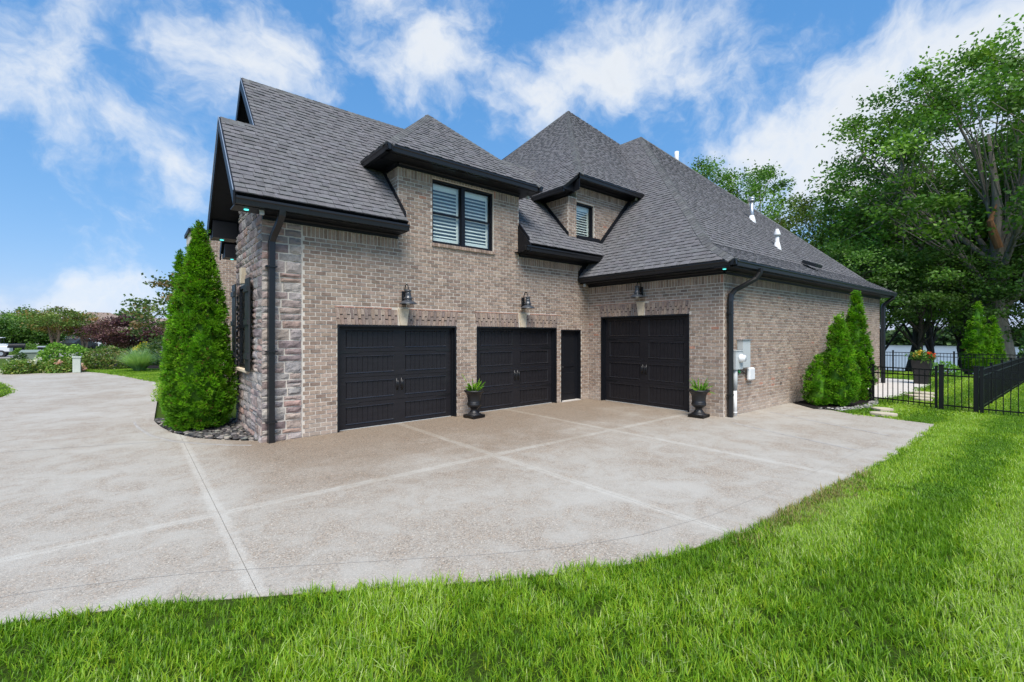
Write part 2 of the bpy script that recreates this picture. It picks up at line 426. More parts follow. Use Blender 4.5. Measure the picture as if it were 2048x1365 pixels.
vv = np.concatenate([np.linspace(-2000, -80, 6), np.linspace(-60, 140, 21), np.linspace(200, 2200, 8)])
tag(grid_sheet(us, vv, terr, 'ground', 'turf'), 'flat green ground of yards around the house', 'ground')
lake = MB(); lake.add([(48, -900, -3.7), (338, -900, -3.7), (338, 900, -3.7), (48, 900, -3.7)], [(0, 1, 2, 3)])
tag(lake.build('lake', 'water'), 'pale still lake shining between the tree trunks', 'lake', kind='structure')

# driveway: slabs cut by joints
def clip_half(poly, n, d):
    out = []
    for i in range(len(poly)):
        a, b_ = np.array(poly[i], float), np.array(poly[(i + 1) % len(poly)], float)
        da, db = a @ n - d, b_ @ n - d
        if da <= 0: out.append(a)
        if (da < 0 < db) or (db < 0 < da): out.append(a + (b_ - a) * (da / (da - db)))
    return out
LAWN_EDGE = [(-12, 6.9), (-6, 5.75), (-3, 5.05), (-1.19, 4.62), (-0.66, 4.45), (-0.21, 4.25), (0.24, 4.02), (0.75, 3.70), (1.25, 3.38), (2.2, 2.77), (2.7, 2.50), (3.14, 2.29),
             (3.6, 2.13), (4.07, 2.03), (4.64, 1.91), (5.79, 1.80), (7.25, 1.73), (9.57, 1.62), (13.17, 1.57)]
BED = [(0.40, 13.0), (0.42, 12.5), (0.47, 12.0), (0.62, 11.05), (0.90, 10.25), (1.25, 9.75), (1.55, 9.40), (1.82, 9.16)]
DRIVE = LAWN_EDGE + [(13.42, 3.31), (14.23, 4.70), (14.3, 4.95), (10.9, 4.95), (10.9, 9.2), (1.82, 9.2)] + BED[::-1] + \
        [(0.55, 16.0), (0.75, 20.0), (0.89, 22.99), (-0.21, 28.0), (-1.2, 31.1), (-2.29, 33.5), (-4.95, 33.4), (-9, 33.0), (-9, 31.2), (-6, 30.2), (-4.06, 27.4), (-3.38, 24.3),
         (-3.05, 22.4), (-3.03, 20.8), (-3.6, 19.2), (-5, 18.2), (-8, 17.2), (-12, 16.6)]
dw = thing('driveway', 'wide exposed aggregate concrete driveway with pale scored joints', 'driveway'); dw['kind'] = 'structure'
gp = 0.0022
ucuts = [-40] + JU + [40]; vcuts = [-10, JV, 60]
for i in range(len(ucuts) - 1):
    for j in range(len(vcuts) - 1):
        p = DRIVE
        for n_, d_ in (((-1, 0), -(ucuts[i] + gp)), ((1, 0), ucuts[i + 1] - gp), ((0, -1), -(vcuts[j] + gp)), ((0, 1), vcuts[j + 1] - gp)):
            p = clip_half(p, np.array(n_, float), d_)
            if len(p) < 3: break
        if len(p) < 3: continue
        mb = MB(); mb.prism([(q[0], q[1], -0.12) for q in p], (0, 0, 0.12)); mb.build('concrete_slab', 'aggregate', dw)
mb = MB(); mb.prism([(q[0], q[1], -0.11) for q in DRIVE], (0, 0, 0.095)); mb.build('slab_base', 'asphalt', dw)

# scored border lines and the older oblique joints
def strip_along(pts, off, w, z, mat, name):
    pts = [np.array(p, float) for p in pts]; A, B_ = [], []
    for i in range(len(pts)):
        d = unit(pts[min(i + 1, len(pts) - 1)] - pts[max(i - 1, 0)]); nn = np.array([-d[1], d[0]]); c = pts[i] + nn * off; A.append((*(c - nn * w / 2), z)); B_.append((*(c + nn * w / 2), z))
    mb = MB(); n_ = len(pts); mb.add(A + B_, [(i, i + 1, n_ + i + 1, n_ + i) for i in range(n_ - 1)]); return mb.build(name, mat, dw)
surf('score_line', (0.33, 0.31, 0.285), 0.9, 0.3, 6, kind='pos'); surf('pale_joint', (0.38, 0.36, 0.335), 0.85, 0.35, 5, 0.4, 90, 0.004, kind='pos')
strip_along(LAWN_EDGE[1:], 0.42, 0.004, 0.003, 'score_line', 'score_line')
strip_along(BED[1:], -0.30, 0.010, 0.003, 'score_line', 'score_line'); strip_along(BED, -0.34, 0.045, 0.002, 'pale_joint', 'joint_strip')
strip_along([(12.09, 4.52), (11.5, 3.2), (11.0, 2.0)], 0, 0.06, 0.003, 'pale_joint', 'joint_strip'); strip_along([(10.02, 4.5), (9.6, 3.4), (9.2, 2.1)], 0, 0.05, 0.003, 'pale_joint', 'joint_strip')
strip_along([(0.72, 10.15), (-0.5, 10.6), (-1.63, 11.0), (-6, 12.5)], 0, 0.012, 0.003, 'score_line', 'score_line')

# lawns
lawn_front = LAWN_EDGE + [(13.42, 3.31), (14.23, 4.30), (16.4, 3.75), (18.5, 3.3), (22.5, 4.2), (26, 4.6), (26, 11), (31, 11), (31, -20), (-12, -20)]
mb = MB(); mb.prism([(q[0], q[1], -0.06) for q in lawn_front], (0, 0, 0.055)); tag(mb.build('lawn', 'turf'), 'mown green lawn sweeping round the concrete driveway', 'lawn', kind='structure')
strip = [(0.6, 16.5), (0.89, 22.99), (-0.21, 28.0), (-1.2, 31.1), (-2.29, 33.4), (-2.4, 34.3), (1.2, 32.2), (2.2, 26), (2.2, 16.5)]
mb = MB(); mb.prism([(q[0], q[1], -0.06) for q in strip[::-1]], (0, 0, 0.065)); tag(mb.build('lawn_strip', 'turf'), 'narrow curved lawn strip below the ornamental grass', 'lawn', kind='structure')
isle = [(-3.1, 20.8), (-3.1, 22.4), (-3.4, 24.3), (-4.1, 27.3), (-6.1, 30.1), (-12, 31), (-12, 16.7), (-8, 17.3), (-5, 18.3), (-3.7, 19.3)]
mb = MB(); mb.prism([(q[0], q[1], -0.06) for q in isle[::-1]], (0, 0, 0.09)); tag(mb.build('lawn_island', 'turf'), 'rounded grass island where the driveway bends', 'lawn', kind='structure')

# ================================================================== THE HOUSE
HL = (6.0, 9.0, 0.0)
house = thing('brick_house', 'large brown brick house with dark shingled hip roofs and black garage doors', 'house', HL)
UP = V3(0, 0, 1)
FWD = V3(math.cos(R(50.05)), math.sin(R(50.05)), 0)
def shown(quad):
    """rough size of a face in the photograph, to pick the pieces that show largest"""
    q = [np.array(p) for p in quad]; c = sum(q) / len(q); d = c - CAM; dist = np.linalg.norm(d)
    n = np.zeros(3)
    for i in range(1, len(q) - 1): n += np.cross(q[i] - q[0], q[i + 1] - q[0]) * 0.5
    if d @ FWD < 0.5: return 0.0
    return abs(n @ d) / dist ** 3
PAL_BRICK = [(0.3362, 0.25, 0.1937), (0.3102, 0.2295, 0.1775), (0.3569, 0.2695, 0.2099), (0.2534, 0.1862, 0.1461), (0.3983, 0.3086, 0.2434), (0.3259, 0.2468, 0.1957), (0.3413, 0.2522, 0.1928), (0.2844, 0.213, 0.1671), (0.3724, 0.2829, 0.2215)]
PAL_ARCH = [(0.3307, 0.2446, 0.1928), (0.2771, 0.2098, 0.1777), (0.3665, 0.2845, 0.2284), (0.304, 0.2397, 0.203), (0.2413, 0.1898, 0.1675)]
BRICKS = []            # (parent wall, 8 verts, tint)
BF = [(4, 5, 6, 7), (0, 1, 5, 4), (1, 2, 6, 5), (2, 3, 7, 6), (3, 0, 4, 7)]
def brick(par, O, a, n, quad, tint, proud=0.0):
    """quad: four (along, height) corners of the brick face"""
    d = 0.004 + random.uniform(-0.0035, 0.0045) + proud
    ca = sum(p[0] for p in quad) / 4; cz = sum(p[1] for p in quad) / 4
    back = [O + a * p[0] + UP * p[1] - n * 0.012 for p in quad]
    fr = []
    for p in quad:
        fa = p[0] + (0.0022 if p[0] < ca else -0.0022); fz = p[1] + (0.0018 if p[1] < cz else -0.0018)
        fr.append(O + a * fa + UP * fz + n * d)
    BRICKS.append((par, back + fr, tint))
def bcol(pal=PAL_BRICK):
    c = random.choice(pal)
    if pal is PAL_BRICK and random.random() < 0.006: c = (0.40, 0.215, 0.15)
    return jitter(c, 0.06)
CH, BLN, MJ = 0.0780, 0.1985, 0.0150
def brick_field(par, O, a, n, a0, a1, z0, z1, holes=(), shift=0.0):
    k0 = int(math.floor(z0 / CH)); k1 = int(math.ceil(z1 / CH))
    for k in range(k0, k1):
        zb, zt = max(k * CH, z0) + MJ / 2, min((k + 1) * CH, z1) - MJ / 2
        if zt - zb < 0.018: continue
        zc = (zb + zt) / 2
        iv = [(a0, a1)]
        for h0, h1, hz0, hz1 in holes:
            if hz0 < zc < hz1:
                nv = []
                for s, e in iv:
                    if h1 <= s or h0 >= e: nv.append((s, e)); continue
                    if h0 > s: nv.append((s, h0))
                    if h1 < e: nv.append((h1, e))
                iv = nv
        off = (0.5 * BLN if k % 2 else 0.0) + shift + random.uniform(-0.004, 0.004)
        for s, e in iv:
            i = math.floor((s - off) / BLN)
            x = off + i * BLN
            while x < e:
                b0, b1 = max(x, s) + MJ / 2, min(x + BLN, e) - MJ / 2
                if b1 - b0 > 0.03:
                    if b1 - b0 > 0.19 and random.random() < 0.10:
                        m_ = (b0 + b1) / 2
                        brick(par, O, a, n, [(b0, zb), (m_ - MJ / 2, zb), (m_ - MJ / 2, zt), (b0, zt)], bcol())
                        brick(par, O, a, n, [(m_ + MJ / 2, zb), (b1, zb), (b1, zt), (m_ + MJ / 2, zt)], bcol())
                    else:
                        t = random.uniform(-0.0012, 0.0012)
                        brick(par, O, a, n, [(b0, zb + t), (b1, zb - t), (b1, zt - t), (b0, zt + t)], bcol())
                x += BLN
def soldier(par, O, a, n, a0, a1, z0, z1, pal=PAL_BRICK, proud=0.002):
    c = max(1, round((a1 - a0) / 0.078)); w = (a1 - a0) / c
    for i in range(c):
        x = a0 + i * w
        brick(par, O, a, n, [(x + MJ / 2, z0 + MJ / 2), (x + w - MJ / 2, z0 + MJ / 2), (x + w - MJ / 2, z1 - MJ / 2), (x + MJ / 2, z1 - MJ / 2)], bcol(pal), proud)
def arch(par, O, a, n, L, Rr, z0, z1, kc, sgn=1):
    """two staggered rows of slanted bricks over a garage door, a limestone keystone between"""
    w = 0.071; c = round((Rr - L) / w); w = (Rr - L) / c; fl = 0.055
    kb, kt = 0.075, 0.125
    def xt(x, f): return x + (x - kc) / (0.5 * (Rr - L)) * fl * f
    hgt = z1 - z0
    for i in range(c):
        x0, x1 = L + i * w + 0.004, L + (i + 1) * w - 0.004; xc = (x0 + x1) / 2
        if abs(xc - kc) < kb + w * 0.52: continue
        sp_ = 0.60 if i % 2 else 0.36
        f0, f1 = sp_ - 0.035, sp_ + 0.035; brick(par, O, a, n, [(xt(x0, f0), z0 + hgt * f0), (xt(x1, f0), z0 + hgt * f0), (xt(x1, f1), z0 + hgt * f1), (xt(x0, f1), z0 + hgt * f1)], (0.07, 0.052, 0.045), -0.004)  # painted shade: a near-black sliver set in each stagger gap
        for f0, f1 in ((0.0, sp_ - 0.03), (sp_ + 0.03, 1.0)):
            brick(par, O, a, n, [(xt(x0, f0), z0 + hgt * f0), (xt(x1, f0), z0 + hgt * f0), (xt(x1, f1), z0 + hgt * f1), (xt(x0, f1), z0 + hgt * f1)], bcol(PAL_ARCH), random.uniform(0.0, 0.014))
    x = L - fl
    while x < Rr + fl - 0.02:                                   # thin red ledge above
        if not (kc - kt - 0.2 < x < kc + kt): brick(par, O, a, n, [(x, z1 + 0.008), (x + 0.19, z1 + 0.008), (x + 0.19, z1 + 0.036), (x, z1 + 0.036)], jitter((0.40, 0.225, 0.165), 0.12), 0.004)
        x += 0.2
    mb = MB(); q = [O + a * (kc + dx) + UP * dz - n * 0.01 for dx, dz in ((-kb, z0 - 0.002), (kb, z0 - 0.002), (kt, z1 + 0.03), (-kt, z1 + 0.03))]
    mb.prism(q, n * 0.045); mb.build('keystone', 'limestone', house)
def backing(name, O, a, n, rects, holes=(), th=0.22, mat='mortar'):
    """wall body behind the bricks, cut by openings"""
    mb = MB()
    for a0, a1, z0, z1 in rects:
        xs = sorted({a0, a1} | {x for h in holes for x in h[:2] if a0 < x < a1})
        zs = sorted({z0, z1} | {z for h in holes for z in h[2:] if z0 < z < z1})
        for i in range(len(xs) - 1):
            for j in range(len(zs) - 1):
                cx_, cz_ = (xs[i] + xs[i + 1]) / 2, (zs[j] + zs[j + 1]) / 2
                if any(h[0] < cx_ < h[1] and h[2] < cz_ < h[3] for h in holes): continue
                q = [O + a * x + UP * z - n * 0.004 for x, z in ((xs[i], zs[j]), (xs[i + 1], zs[j]), (xs[i + 1], zs[j + 1]), (xs[i], zs[j + 1]))]
                mb.prism(q, -n * th)
    return mb.build(name, mat, house)

aU, aV, nU, nV = V3(1, 0, 0), V3(0, 1, 0), V3(-1, 0, 0), V3(0, -1, 0)
OA = V3(0, 9.0, 0); OB = V3(10.53, 0, 0)
D1, D2, MAN = (3.09, 5.84, -0.2, 2.11), (6.42, 9.17, -0.2, 2.11), (9.35, 10.18, -0.2, 2.06)
WIN1 = (5.20, 6.94, 3.985, 5.44); WIN2 = (10.0, 10.79, 4.70, 5.82)
# wall with the two doors
wallA = backing('wall', OA, aU, nV, [(2.44, 10.60, -0.15, 3.95)], [D1, D2, MAN])
archA = [(3.082, 5.848, 2.11, 2.475), (6.412, 9.178, 2.11, 2.475)]
brick_field(wallA, OA, aU, nV, 2.45, 10.53, -0.06, 3.744, [D1, D2, MAN] + archA)
soldier(wallA, OA, aU, nV, 2.45, 4.37, 3.745, 3.95); soldier(wallA, OA, aU, nV, 7.77, 10.53, 3.745, 3.95)
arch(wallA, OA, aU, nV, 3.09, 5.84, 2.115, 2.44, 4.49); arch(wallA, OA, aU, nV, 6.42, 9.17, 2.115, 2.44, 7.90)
# dormer wall over the doors
wallD1 = backing('wall', OA, aU, nV, [(4.37, 7.77, 3.951, 5.52)], [WIN1])
brick_field(wallD1, OA, aU, nV, 4.37, 7.77, 3.744, 5.304, [(5.20, 6.94, 3.90, 5.44)])
soldier(wallD1, OA, aU, nV, 4.37, 5.20, 5.30, 5.50); soldier(wallD1, OA, aU, nV, 6.94, 7.77, 5.30, 5.50); soldier(wallD1, OA, aU, nV, 5.20, 6.94, 5.44, 5.50)
cheek1 = backing('wall', V3(4.37, 0, 0), aV, nU, [(9.22, 10.3, 4.2, 5.52)])
brick_field(cheek1, V3(4.37, 0, 0), aV, nU, 9.0, 10.3, 4.2, 5.30); soldier(cheek1, V3(4.37, 0, 0), aV, nU, 9.0, 10.3, 5.30, 5.50)
cheek1b = backing('wall', V3(7.77, 0, 0), aV, aU, [(9.22, 10.3, 4.2, 5.52)])
brick_field(cheek1b, V3(7.77, 0, 0), aV, aU, 9.0, 10.3, 4.2, 5.50)
# small dormer at the inner corner
wallD2 = backing('wall', OA, aU, nV, [(9.65, 10.0, 3.952, 5.92), (10.0, 12.9, 3.952, 6.29)], [WIN2])
brick_field(wallD2, OA, aU, nV, 9.65, 10.0, 4.4, 5.70, [WIN2]); brick_field(wallD2, OA, aU, nV, 10.0, 12.8, 4.4, 6.07, [WIN2])
soldier(wallD2, OA, aU, nV, 9.65, 10.0, 5.70, 5.90); soldier(wallD2, OA, aU, nV, 10.0, 12.8, 6.07, 6.27)
cheek2 = backing('wall', V3(9.65, 0, 0), aV, nU, [(9.22, 10.5, 4.6, 5.92)])
brick_field(cheek2, V3(9.65, 0, 0), aV, nU, 9.0, 10.5, 4.6, 5.70); soldier(cheek2, V3(9.65, 0, 0), aV, nU, 9.0, 10.5, 5.70, 5.90)
# wall with the single tall door
D3 = (5.78, 8.52, -0.2, 2.43)
wallB = backing('wall', OB, aV, nU, [(4.94, 9.0, -0.25, 3.33)], [D3])
brick_field(wallB, OB, aV, nU, 4.93, 9.0, -0.12, 3.12, [D3, (5.772, 8.528, 2.43, 2.795)], 0.07)
soldier(wallB, OB, aV, nU, 4.93, 9.0, 3.12, 3.32)
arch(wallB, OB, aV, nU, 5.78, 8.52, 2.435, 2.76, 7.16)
# long side wall
CE = V3(22.9, 4.50, 0); C0 = V3(10.53, 4.93, 0); aC = unit(CE - C0); nC = V3(aC[1], -aC[0], 0); LC = float(np.linalg.norm(CE - C0))
wallC = backing('wall', C0, aC, nC, [(0.0, LC, -0.3, 3.33)])
brick_field(wallC, C0, aC, nC, 0.0, LC, -0.2, 3.12, (), 0.03); soldier(wallC, C0, aC, nC, 0.0, LC, 3.12, 3.32)
# front chimney-like brick bay and unseen rear walls
bayO = V3(0, 19.0, 0)
bay = backing('chimney', bayO, aU, nV, [(1.56, 4.6, -0.2, 5.44)], th=1.4)
brick_field(bay, bayO, aU, nV, 1.56, 4.6, 0.0, 5.44)
mb = MB(); mb.box((1.50, 18.93, 5.44), (4.7, 20.5, 5.56)); mb.build('chimney_cap', 'black_trim', house)
surf('plain_brick', (0.33, 0.26, 0.22), 0.85, 0.2, 12)
mb = MB(); mb.box((22.5, 4.62, -0.3), (22.72, 19, 3.3)); mb.box((2.3, 9.25, 0), (2.5, 14.2, 4.1)); mb.box((2.5, 14.0, 0), (9.6, 14.2, 4.0)); mb.box((5, 19.0, -0.2), (22.7, 19.2, 3.3)); mb.box((9.6, 14.2, 0), (9.8, 19.0, 4.0))
mb.build('rear_wall', 'plain_brick', house)

# stone corner ------------------------------------------------------
PAL_STONE = [(0.3023, 0.244, 0.2233), (0.2533, 0.2012, 0.1883), (0.3432, 0.2911, 0.2672), (0.2043, 0.1713, 0.1664), (0.3677, 0.2954, 0.2584), (0.2942, 0.274, 0.2584), (0.3269, 0.2312, 0.1971), (0.384, 0.3424, 0.3153), (0.2697, 0.2483, 0.2409)]
STONEBACK_HOLE = (9.98, 11.08, 1.24, 2.92)
swA = backing('wall', OA, aU, nV, [(1.80, 2.438, -0.15, 3.95)], mat='mortar')
OD = V3(1.78, 0, 0)
swD = backing('wall', OD, aV, nU, [(9.0, 11.5, -0.15, 4.0), (9.0, 11.3, 4.0, 4.42), (9.35, 10.95, 4.42, 4.8), (9.7, 10.6, 4.8, 5.2)], [STONEBACK_HOLE], th=0.5)
def rough_stone(par, O, a, n, x0, x1, z0, z1):
    nx = max(3, min(7, int((x1 - x0) / 0.05) + 2)); nz = max(3, min(5, int((z1 - z0) / 0.045) + 2))
    sx_, sz_, k = random.uniform(0, 99), random.uniform(0, 99), random.uniform(0.8, 1.4)
    dep = random.uniform(0.016, 0.030); tilt = random.uniform(-0.02, 0.02), random.uniform(-0.016, 0.016)
    mb = MB(); V = []
    for j in range(nz):
        for i in range(nx):
            s, t = i / (nx - 1), j / (nz - 1)
            ex = 0.007 * (random.random() - 0.5) if 0 < j < nz - 1 else 0; ez = 0.009 * (random.random() - 0.5)
            edge = min(s, 1 - s, t, 1 - t)
            h = dep * (0.40 if edge == 0 else 1.0) + 0.022 * k * mnoise.noise((sx_ + s * (x1 - x0) * 9, sz_ + t * (z1 - z0) * 11, 0.3)) * (0.35 if edge == 0 else 1) + tilt[0] * (s - 0.5) + tilt[1] * (t - 0.5)
            V.append(O + a * (x0 + s * (x1 - x0) + ex) + UP * (z0 + t * (z1 - z0) + ez) + n * max(0.004, h))
    m_ = len(V); F = [(j * nx + i, j * nx + i + 1, (j + 1) * nx + i + 1, (j + 1) * nx + i) for j in range(nz - 1) for i in range(nx - 1)]
    rim = [i for i in range(nx)] + [j * nx + nx - 1 for j in range(1, nz)] + [(nz - 1) * nx + i for i in range(nx - 2, -1, -1)] + [j * nx for j in range(nz - 2, 0, -1)]
    B = [V[i] - n * (((V[i] - O) @ n) + 0.02) for i in rim]; nr = len(rim)
    F += [(rim[i], m_ + i, m_ + (i + 1) % nr, rim[(i + 1) % nr]) for i in range(nr)]
    mb.add(V + B, F, jitter(random.choice(PAL_STONE), 0.12)); mb.build('stone', 'stone', par)
def stone_courses(par, O, a, n, a0, a1, z0, z1, lo, hi, holes=(), top=None):
    z = z0
    while z < z1 - 0.05:
        h = min(random.choice((0.09, 0.12, 0.15, 0.17, 0.21, 0.14)), z1 - z); x = a0
        while x < a1 - 0.03:
            w = random.uniform(lo, hi)
            if a1 - x - w < 0.14: w = a1 - x
            segs = [(x, x + w)]
            for h0, h1, q0, q1 in holes:
                if q0 - 0.03 < z + h / 2 < q1 + 0.03:
                    segs = [sg for s, e in segs for sg in ((s, min(e, h0)), (max(s, h1), e)) if sg[1] - sg[0] > 0.05]
            for s, e in segs:
                if top is None or z + h < min(top(s), top(e)):
                    if h > 0.14 and random.random() < 0.16:
                        rough_stone(par, O, a, n, s + 0.012, e - 0.012, z + 0.012, z + h / 2 - 0.006); rough_stone(par, O, a, n, s + 0.008, e - 0.008, z + h / 2 + 0.006, z + h - 0.012)
                    else: rough_stone(par, O, a, n, s + 0.012, e - 0.012, z + 0.012, z + h - 0.012)
            x += w
        z += h
stone_courses(swA, OA, aU, nV, 1.765, 2.435, -0.04, 3.95, 0.26, 0.48)
stone_courses(swD, OD, aV, nU, 9.01, 11.5, -0.04, 5.5, 0.20, 0.46, [(9.98, 11.08, 1.2, 2.95), (10.41, 10.65, 2.9, 3.26)], lambda v: 5.72 - abs(v - 10.15) * 1.1)
mb = MB(); mb.prism([OD + V3(-0.0, v_, z_) for v_, z_ in ((10.46, 2.95), (10.60, 2.95), (10.65, 3.25), (10.41, 3.25))], (-0.09, 0, 0)); mb.build('keystone', 'limestone', house)

# ================================================================== roofs
PAL_SH = [(0.137, 0.135, 0.141), (0.147, 0.145, 0.151), (0.157, 0.155, 0.161), (0.127, 0.125, 0.13), (0.143, 0.14, 0.145)]
SHINGLES = []          # (roof, top polygon verts, skirt, tint)
EX = 0.137
def clip_poly(poly, clip):
    """convex clip polygon (counter-clockwise)"""
    out = poly
    for i in range(len(clip)):
        a, b_ = np.array(clip[i]), np.array(clip[(i + 1) % len(clip)]); e = b_ - a
        nrm = np.array([e[1], -e[0]]); out = clip_half(out, nrm, a @ nrm)
        if len(out) < 3: return []
    return out
def shingle_face(roof, poly, s, cap=True):
    """lay courses of laminated shingles over one convex roof plane; s: direction of the eave"""
    polys = poly if isinstance(poly[0], list) else [poly]; poly = polys[0]
    p = [np.array(q, float) for q in poly]; s = unit(s); n = np.zeros(3)
    for i in range(1, len(p) - 1): n += np.cross(p[i] - p[0], p[i + 1] - p[0])
    n = unit(n)
    if n[2] < 0: n = -n
    t = np.cross(n, s)
    if t[2] < 0: t = -t
    s = np.cross(t, n)
    qs = []
    for pl in polys:
        q = [np.array([(np.array(x, float) - p[0]) @ s, (np.array(x, float) - p[0]) @ t]) for x in pl]
        area = sum(q[i][0] * q[(i + 1) % len(q)][1] - q[(i + 1) % len(q)][0] * q[i][1] for i in range(len(q)))
        qs.append(q[::-1] if area < 0 else q)
    allq = [c for q in qs for c in q]
    s0, s1 = min(x[0] for x in allq), max(x[0] for x in allq); t0, t1 = min(x[1] for x in allq), max(x[1] for x in allq)
    k = 0
    while t0 + k * EX < t1:
        ta = t0 + k * EX; x = s0 - random.uniform(0, 0.3); tb = ta + EX; tooth = random.random() < 0.5
        while x < s1:
            w = random.choice((0.11, 0.14, 0.17, 0.21)) * random.uniform(0.9, 1.1); xe = x + w
            ov = 0.0 if tooth else 0.02
            for q in qs:
                pc = clip_poly([np.array(z) for z in ((x + 0.0015, ta + ov), (xe - 0.0015, ta + ov), (xe - 0.0015, tb + 0.015), (x + 0.0015, tb + 0.015))], q)
                if len(pc) >= 3:
                    hb = (0.021 if tooth else 0.0075) + random.uniform(-0.001, 0.002)
                    top = [p[0] + s * c[0] + t * c[1] + n * (0.002 + hb * max(0.12, 1 - (c[1] - ta) / EX)) for c in pc]
                    low = [v_ - n * 0.02 for v_ in top]
                    c0 = random.choice(PAL_SH) if tooth else random.choice(PAL_SH[1:3] + PAL_SH[4:])
                    SHINGLES.append((roof, top, low, jitter(c0, 0.06)))
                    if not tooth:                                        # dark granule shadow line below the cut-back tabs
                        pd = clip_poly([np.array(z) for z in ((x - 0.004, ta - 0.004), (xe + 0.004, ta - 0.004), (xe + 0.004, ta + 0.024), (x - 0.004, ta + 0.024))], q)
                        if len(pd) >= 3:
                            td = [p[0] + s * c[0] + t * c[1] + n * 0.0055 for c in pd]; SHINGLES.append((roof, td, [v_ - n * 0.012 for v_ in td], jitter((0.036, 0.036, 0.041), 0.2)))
            x = xe; tooth = not tooth if random.random() < 0.85 else tooth
        k += 1
def hip_caps(roof, p0, p1, d1, d2, w=0.15):
    """cap shingles along a hip or ridge; d1, d2: directions down either side"""
    p0, p1 = np.array(p0, float), np.array(p1, float); L = np.linalg.norm(p1 - p0); e = (p1 - p0) / L
    d1 = unit(np.array(d1) - e * (np.array(d1) @ e)); d2 = unit(np.array(d2) - e * (np.array(d2) @ e)); up = unit(-(d1 + d2))
    i = 0
    while i * EX < L - 0.03:
        a = p0 + e * (i * EX); b_ = p0 + e * min(L, i * EX + EX + 0.03); c = jitter(random.choice([(0.125, 0.127, 0.127), (0.145, 0.146, 0.146), (0.11, 0.111, 0.112)]), 0.08)
        for dd in (d1, d2):
            top = [a + up * 0.030, b_ + up * 0.021, b_ + dd * w + up * 0.010, a + dd * w + up * 0.022]
            SHINGLES.append((roof, top, [v_ - up * 0.03 for v_ in top], c))
        i += 1
def deck(mb, poly, th=0.13):
    p = [np.array(q, float) for q in poly]; n = np.zeros(3)
    for i in range(1, len(p) - 1): n += np.cross(p[i] - p[0], p[i + 1] - p[0])
    n = unit(n); n = n if n[2] > 0 else -n
    mb.prism(p, -n * th)
EA, SA = 4.20, 1.1                                       # garage roof: eave height and pitch
def rA(u, v): return (u, v, EA + SA * (v - 8.5))
RV = 11.58
VE = 8.53
facesA = [[rA(1.3, VE), rA(1.89, VE), rA(1.89, 10.15), rA(1.3, 10.15)], [rA(1.89, VE), rA(4.375, VE), rA(4.375, RV), rA(1.89, RV)],
          [rA(4.375, 9.3), rA(7.765, 9.3), rA(7.765, RV), rA(4.375, RV)], [rA(7.765, VE), rA(9.65, VE), rA(9.65, RV), rA(7.765, RV)],
          [rA(9.65, VE), rA(10.9, VE), rA(11.2, 9.0), rA(9.65, 9.0)], [rA(9.65, 9.9), rA(12, 9.9), rA(12, RV), rA(9.65, RV)]]
mb = MB()
for f in facesA: deck(mb, f)
def rB_(u, v): return (u, v, EA + SA * (RV - 8.5) - SA * (v - RV))
deck(mb, [rB_(1.89, RV + 0.02), rB_(11, RV + 0.02), rB_(11, 14.66), rB_(1.89, 14.66)])
zl = EA + SA * (10.15 - 8.5)
deck(mb, [(1.3, 10.17, zl - 0.02), (1.89, 10.17, zl - 0.02), (1.89, 11.85, zl - SA * 1.7), (1.3, 11.85, zl - SA * 1.7)])
roofA = mb.build('garage_roof', 'black_trim', house)
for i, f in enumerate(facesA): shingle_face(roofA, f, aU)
hip_caps(roofA, rA(1.89, RV), rA(10.9, RV), (0, -1, -SA), (0, 1, -SA)); hip_caps(roofA, rA(1.3, 10.15), rA(1.89, 10.15), (0, -1, -SA), (0, 1, -SA))
# black rake boards, gable ends
def bar(mb, p0, p1, dn, th, w, nrm):
    """board from p0 to p1, depth th along dn, thickness w along nrm"""
    p0, p1, dn, nrm = (np.array(x, float) for x in (p0, p1, dn, nrm))
    mb.prism([p0, p1, p1 + dn * th, p0 + dn * th], nrm * w)
rk = MB(); dnA = unit((0, SA, -1)); dnB = unit((0, -SA, -1))
bar(rk, V3(1.30, 8.56, rA(0, 8.56)[2] + 0.012), V3(1.30, 10.15, zl + 0.012), V3(0, 0, -1), 0.26, 0.03, V3(-1, 0, 0))
bar(rk, V3(1.30, 10.15, zl + 0.012), V3(1.30, 11.85, zl - SA * 1.7 + 0.012), V3(0, 0, -1), 0.26, 0.03, V3(-1, 0, 0))
bar(rk, V3(1.89, 10.15, zl + 0.012), V3(1.89, RV, rA(0, RV)[2] + 0.012), V3(0, 0, -1), 0.26, 0.03, V3(-1, 0, 0))
bar(rk, V3(1.89, RV, rA(0, RV)[2] + 0.012), V3(1.89, 14.66, rB_(0, 14.66)[2] + 0.012), V3(0, 0, -1), 0.26, 0.03, V3(-1, 0, 0))
rk.prism([(1.78, 9.0, 4.0), (1.78, 11.5, 4.0), (1.78, 10.15, 5.9)], (0.3, 0, 0))                       # gable fill behind the stone
rk.prism([(2.30, 9.0, 4.05), (2.30, 14.2, 4.05), (2.30, RV, 7.35)], (0.2, 0, 0))
for (u0, u1, v0, v1) in ((1.33, 1.78, 11.45, 11.85), (1.92, 2.30, 14.2, 14.66)):                      # boxed eave returns
    rk.box((u0, v0, 3.98), (u1, v1, 4.34))
rk.build('rake_board', 'black_trim', house)
mb = MB(); pale = 0.004
for q0, q1 in ((V3(1.262, 10.15, zl + 0.03), V3(1.262, 11.86, zl - SA * 1.7 + 0.03)), (V3(1.262, 8.54, rA(0, 8.54)[2] + 0.03), V3(1.262, 10.15, zl + 0.03)), (V3(1.852, 10.15, zl + 0.03), V3(1.852, RV, rA(0, RV)[2] + 0.03))):
    mb.prism([q0, q1, q1 + V3(0, 0, -0.022), q0 + V3(0, 0, -0.022)], V3(0.010, 0, 0))
mb.build('drip_edge', 'galvanised', house)

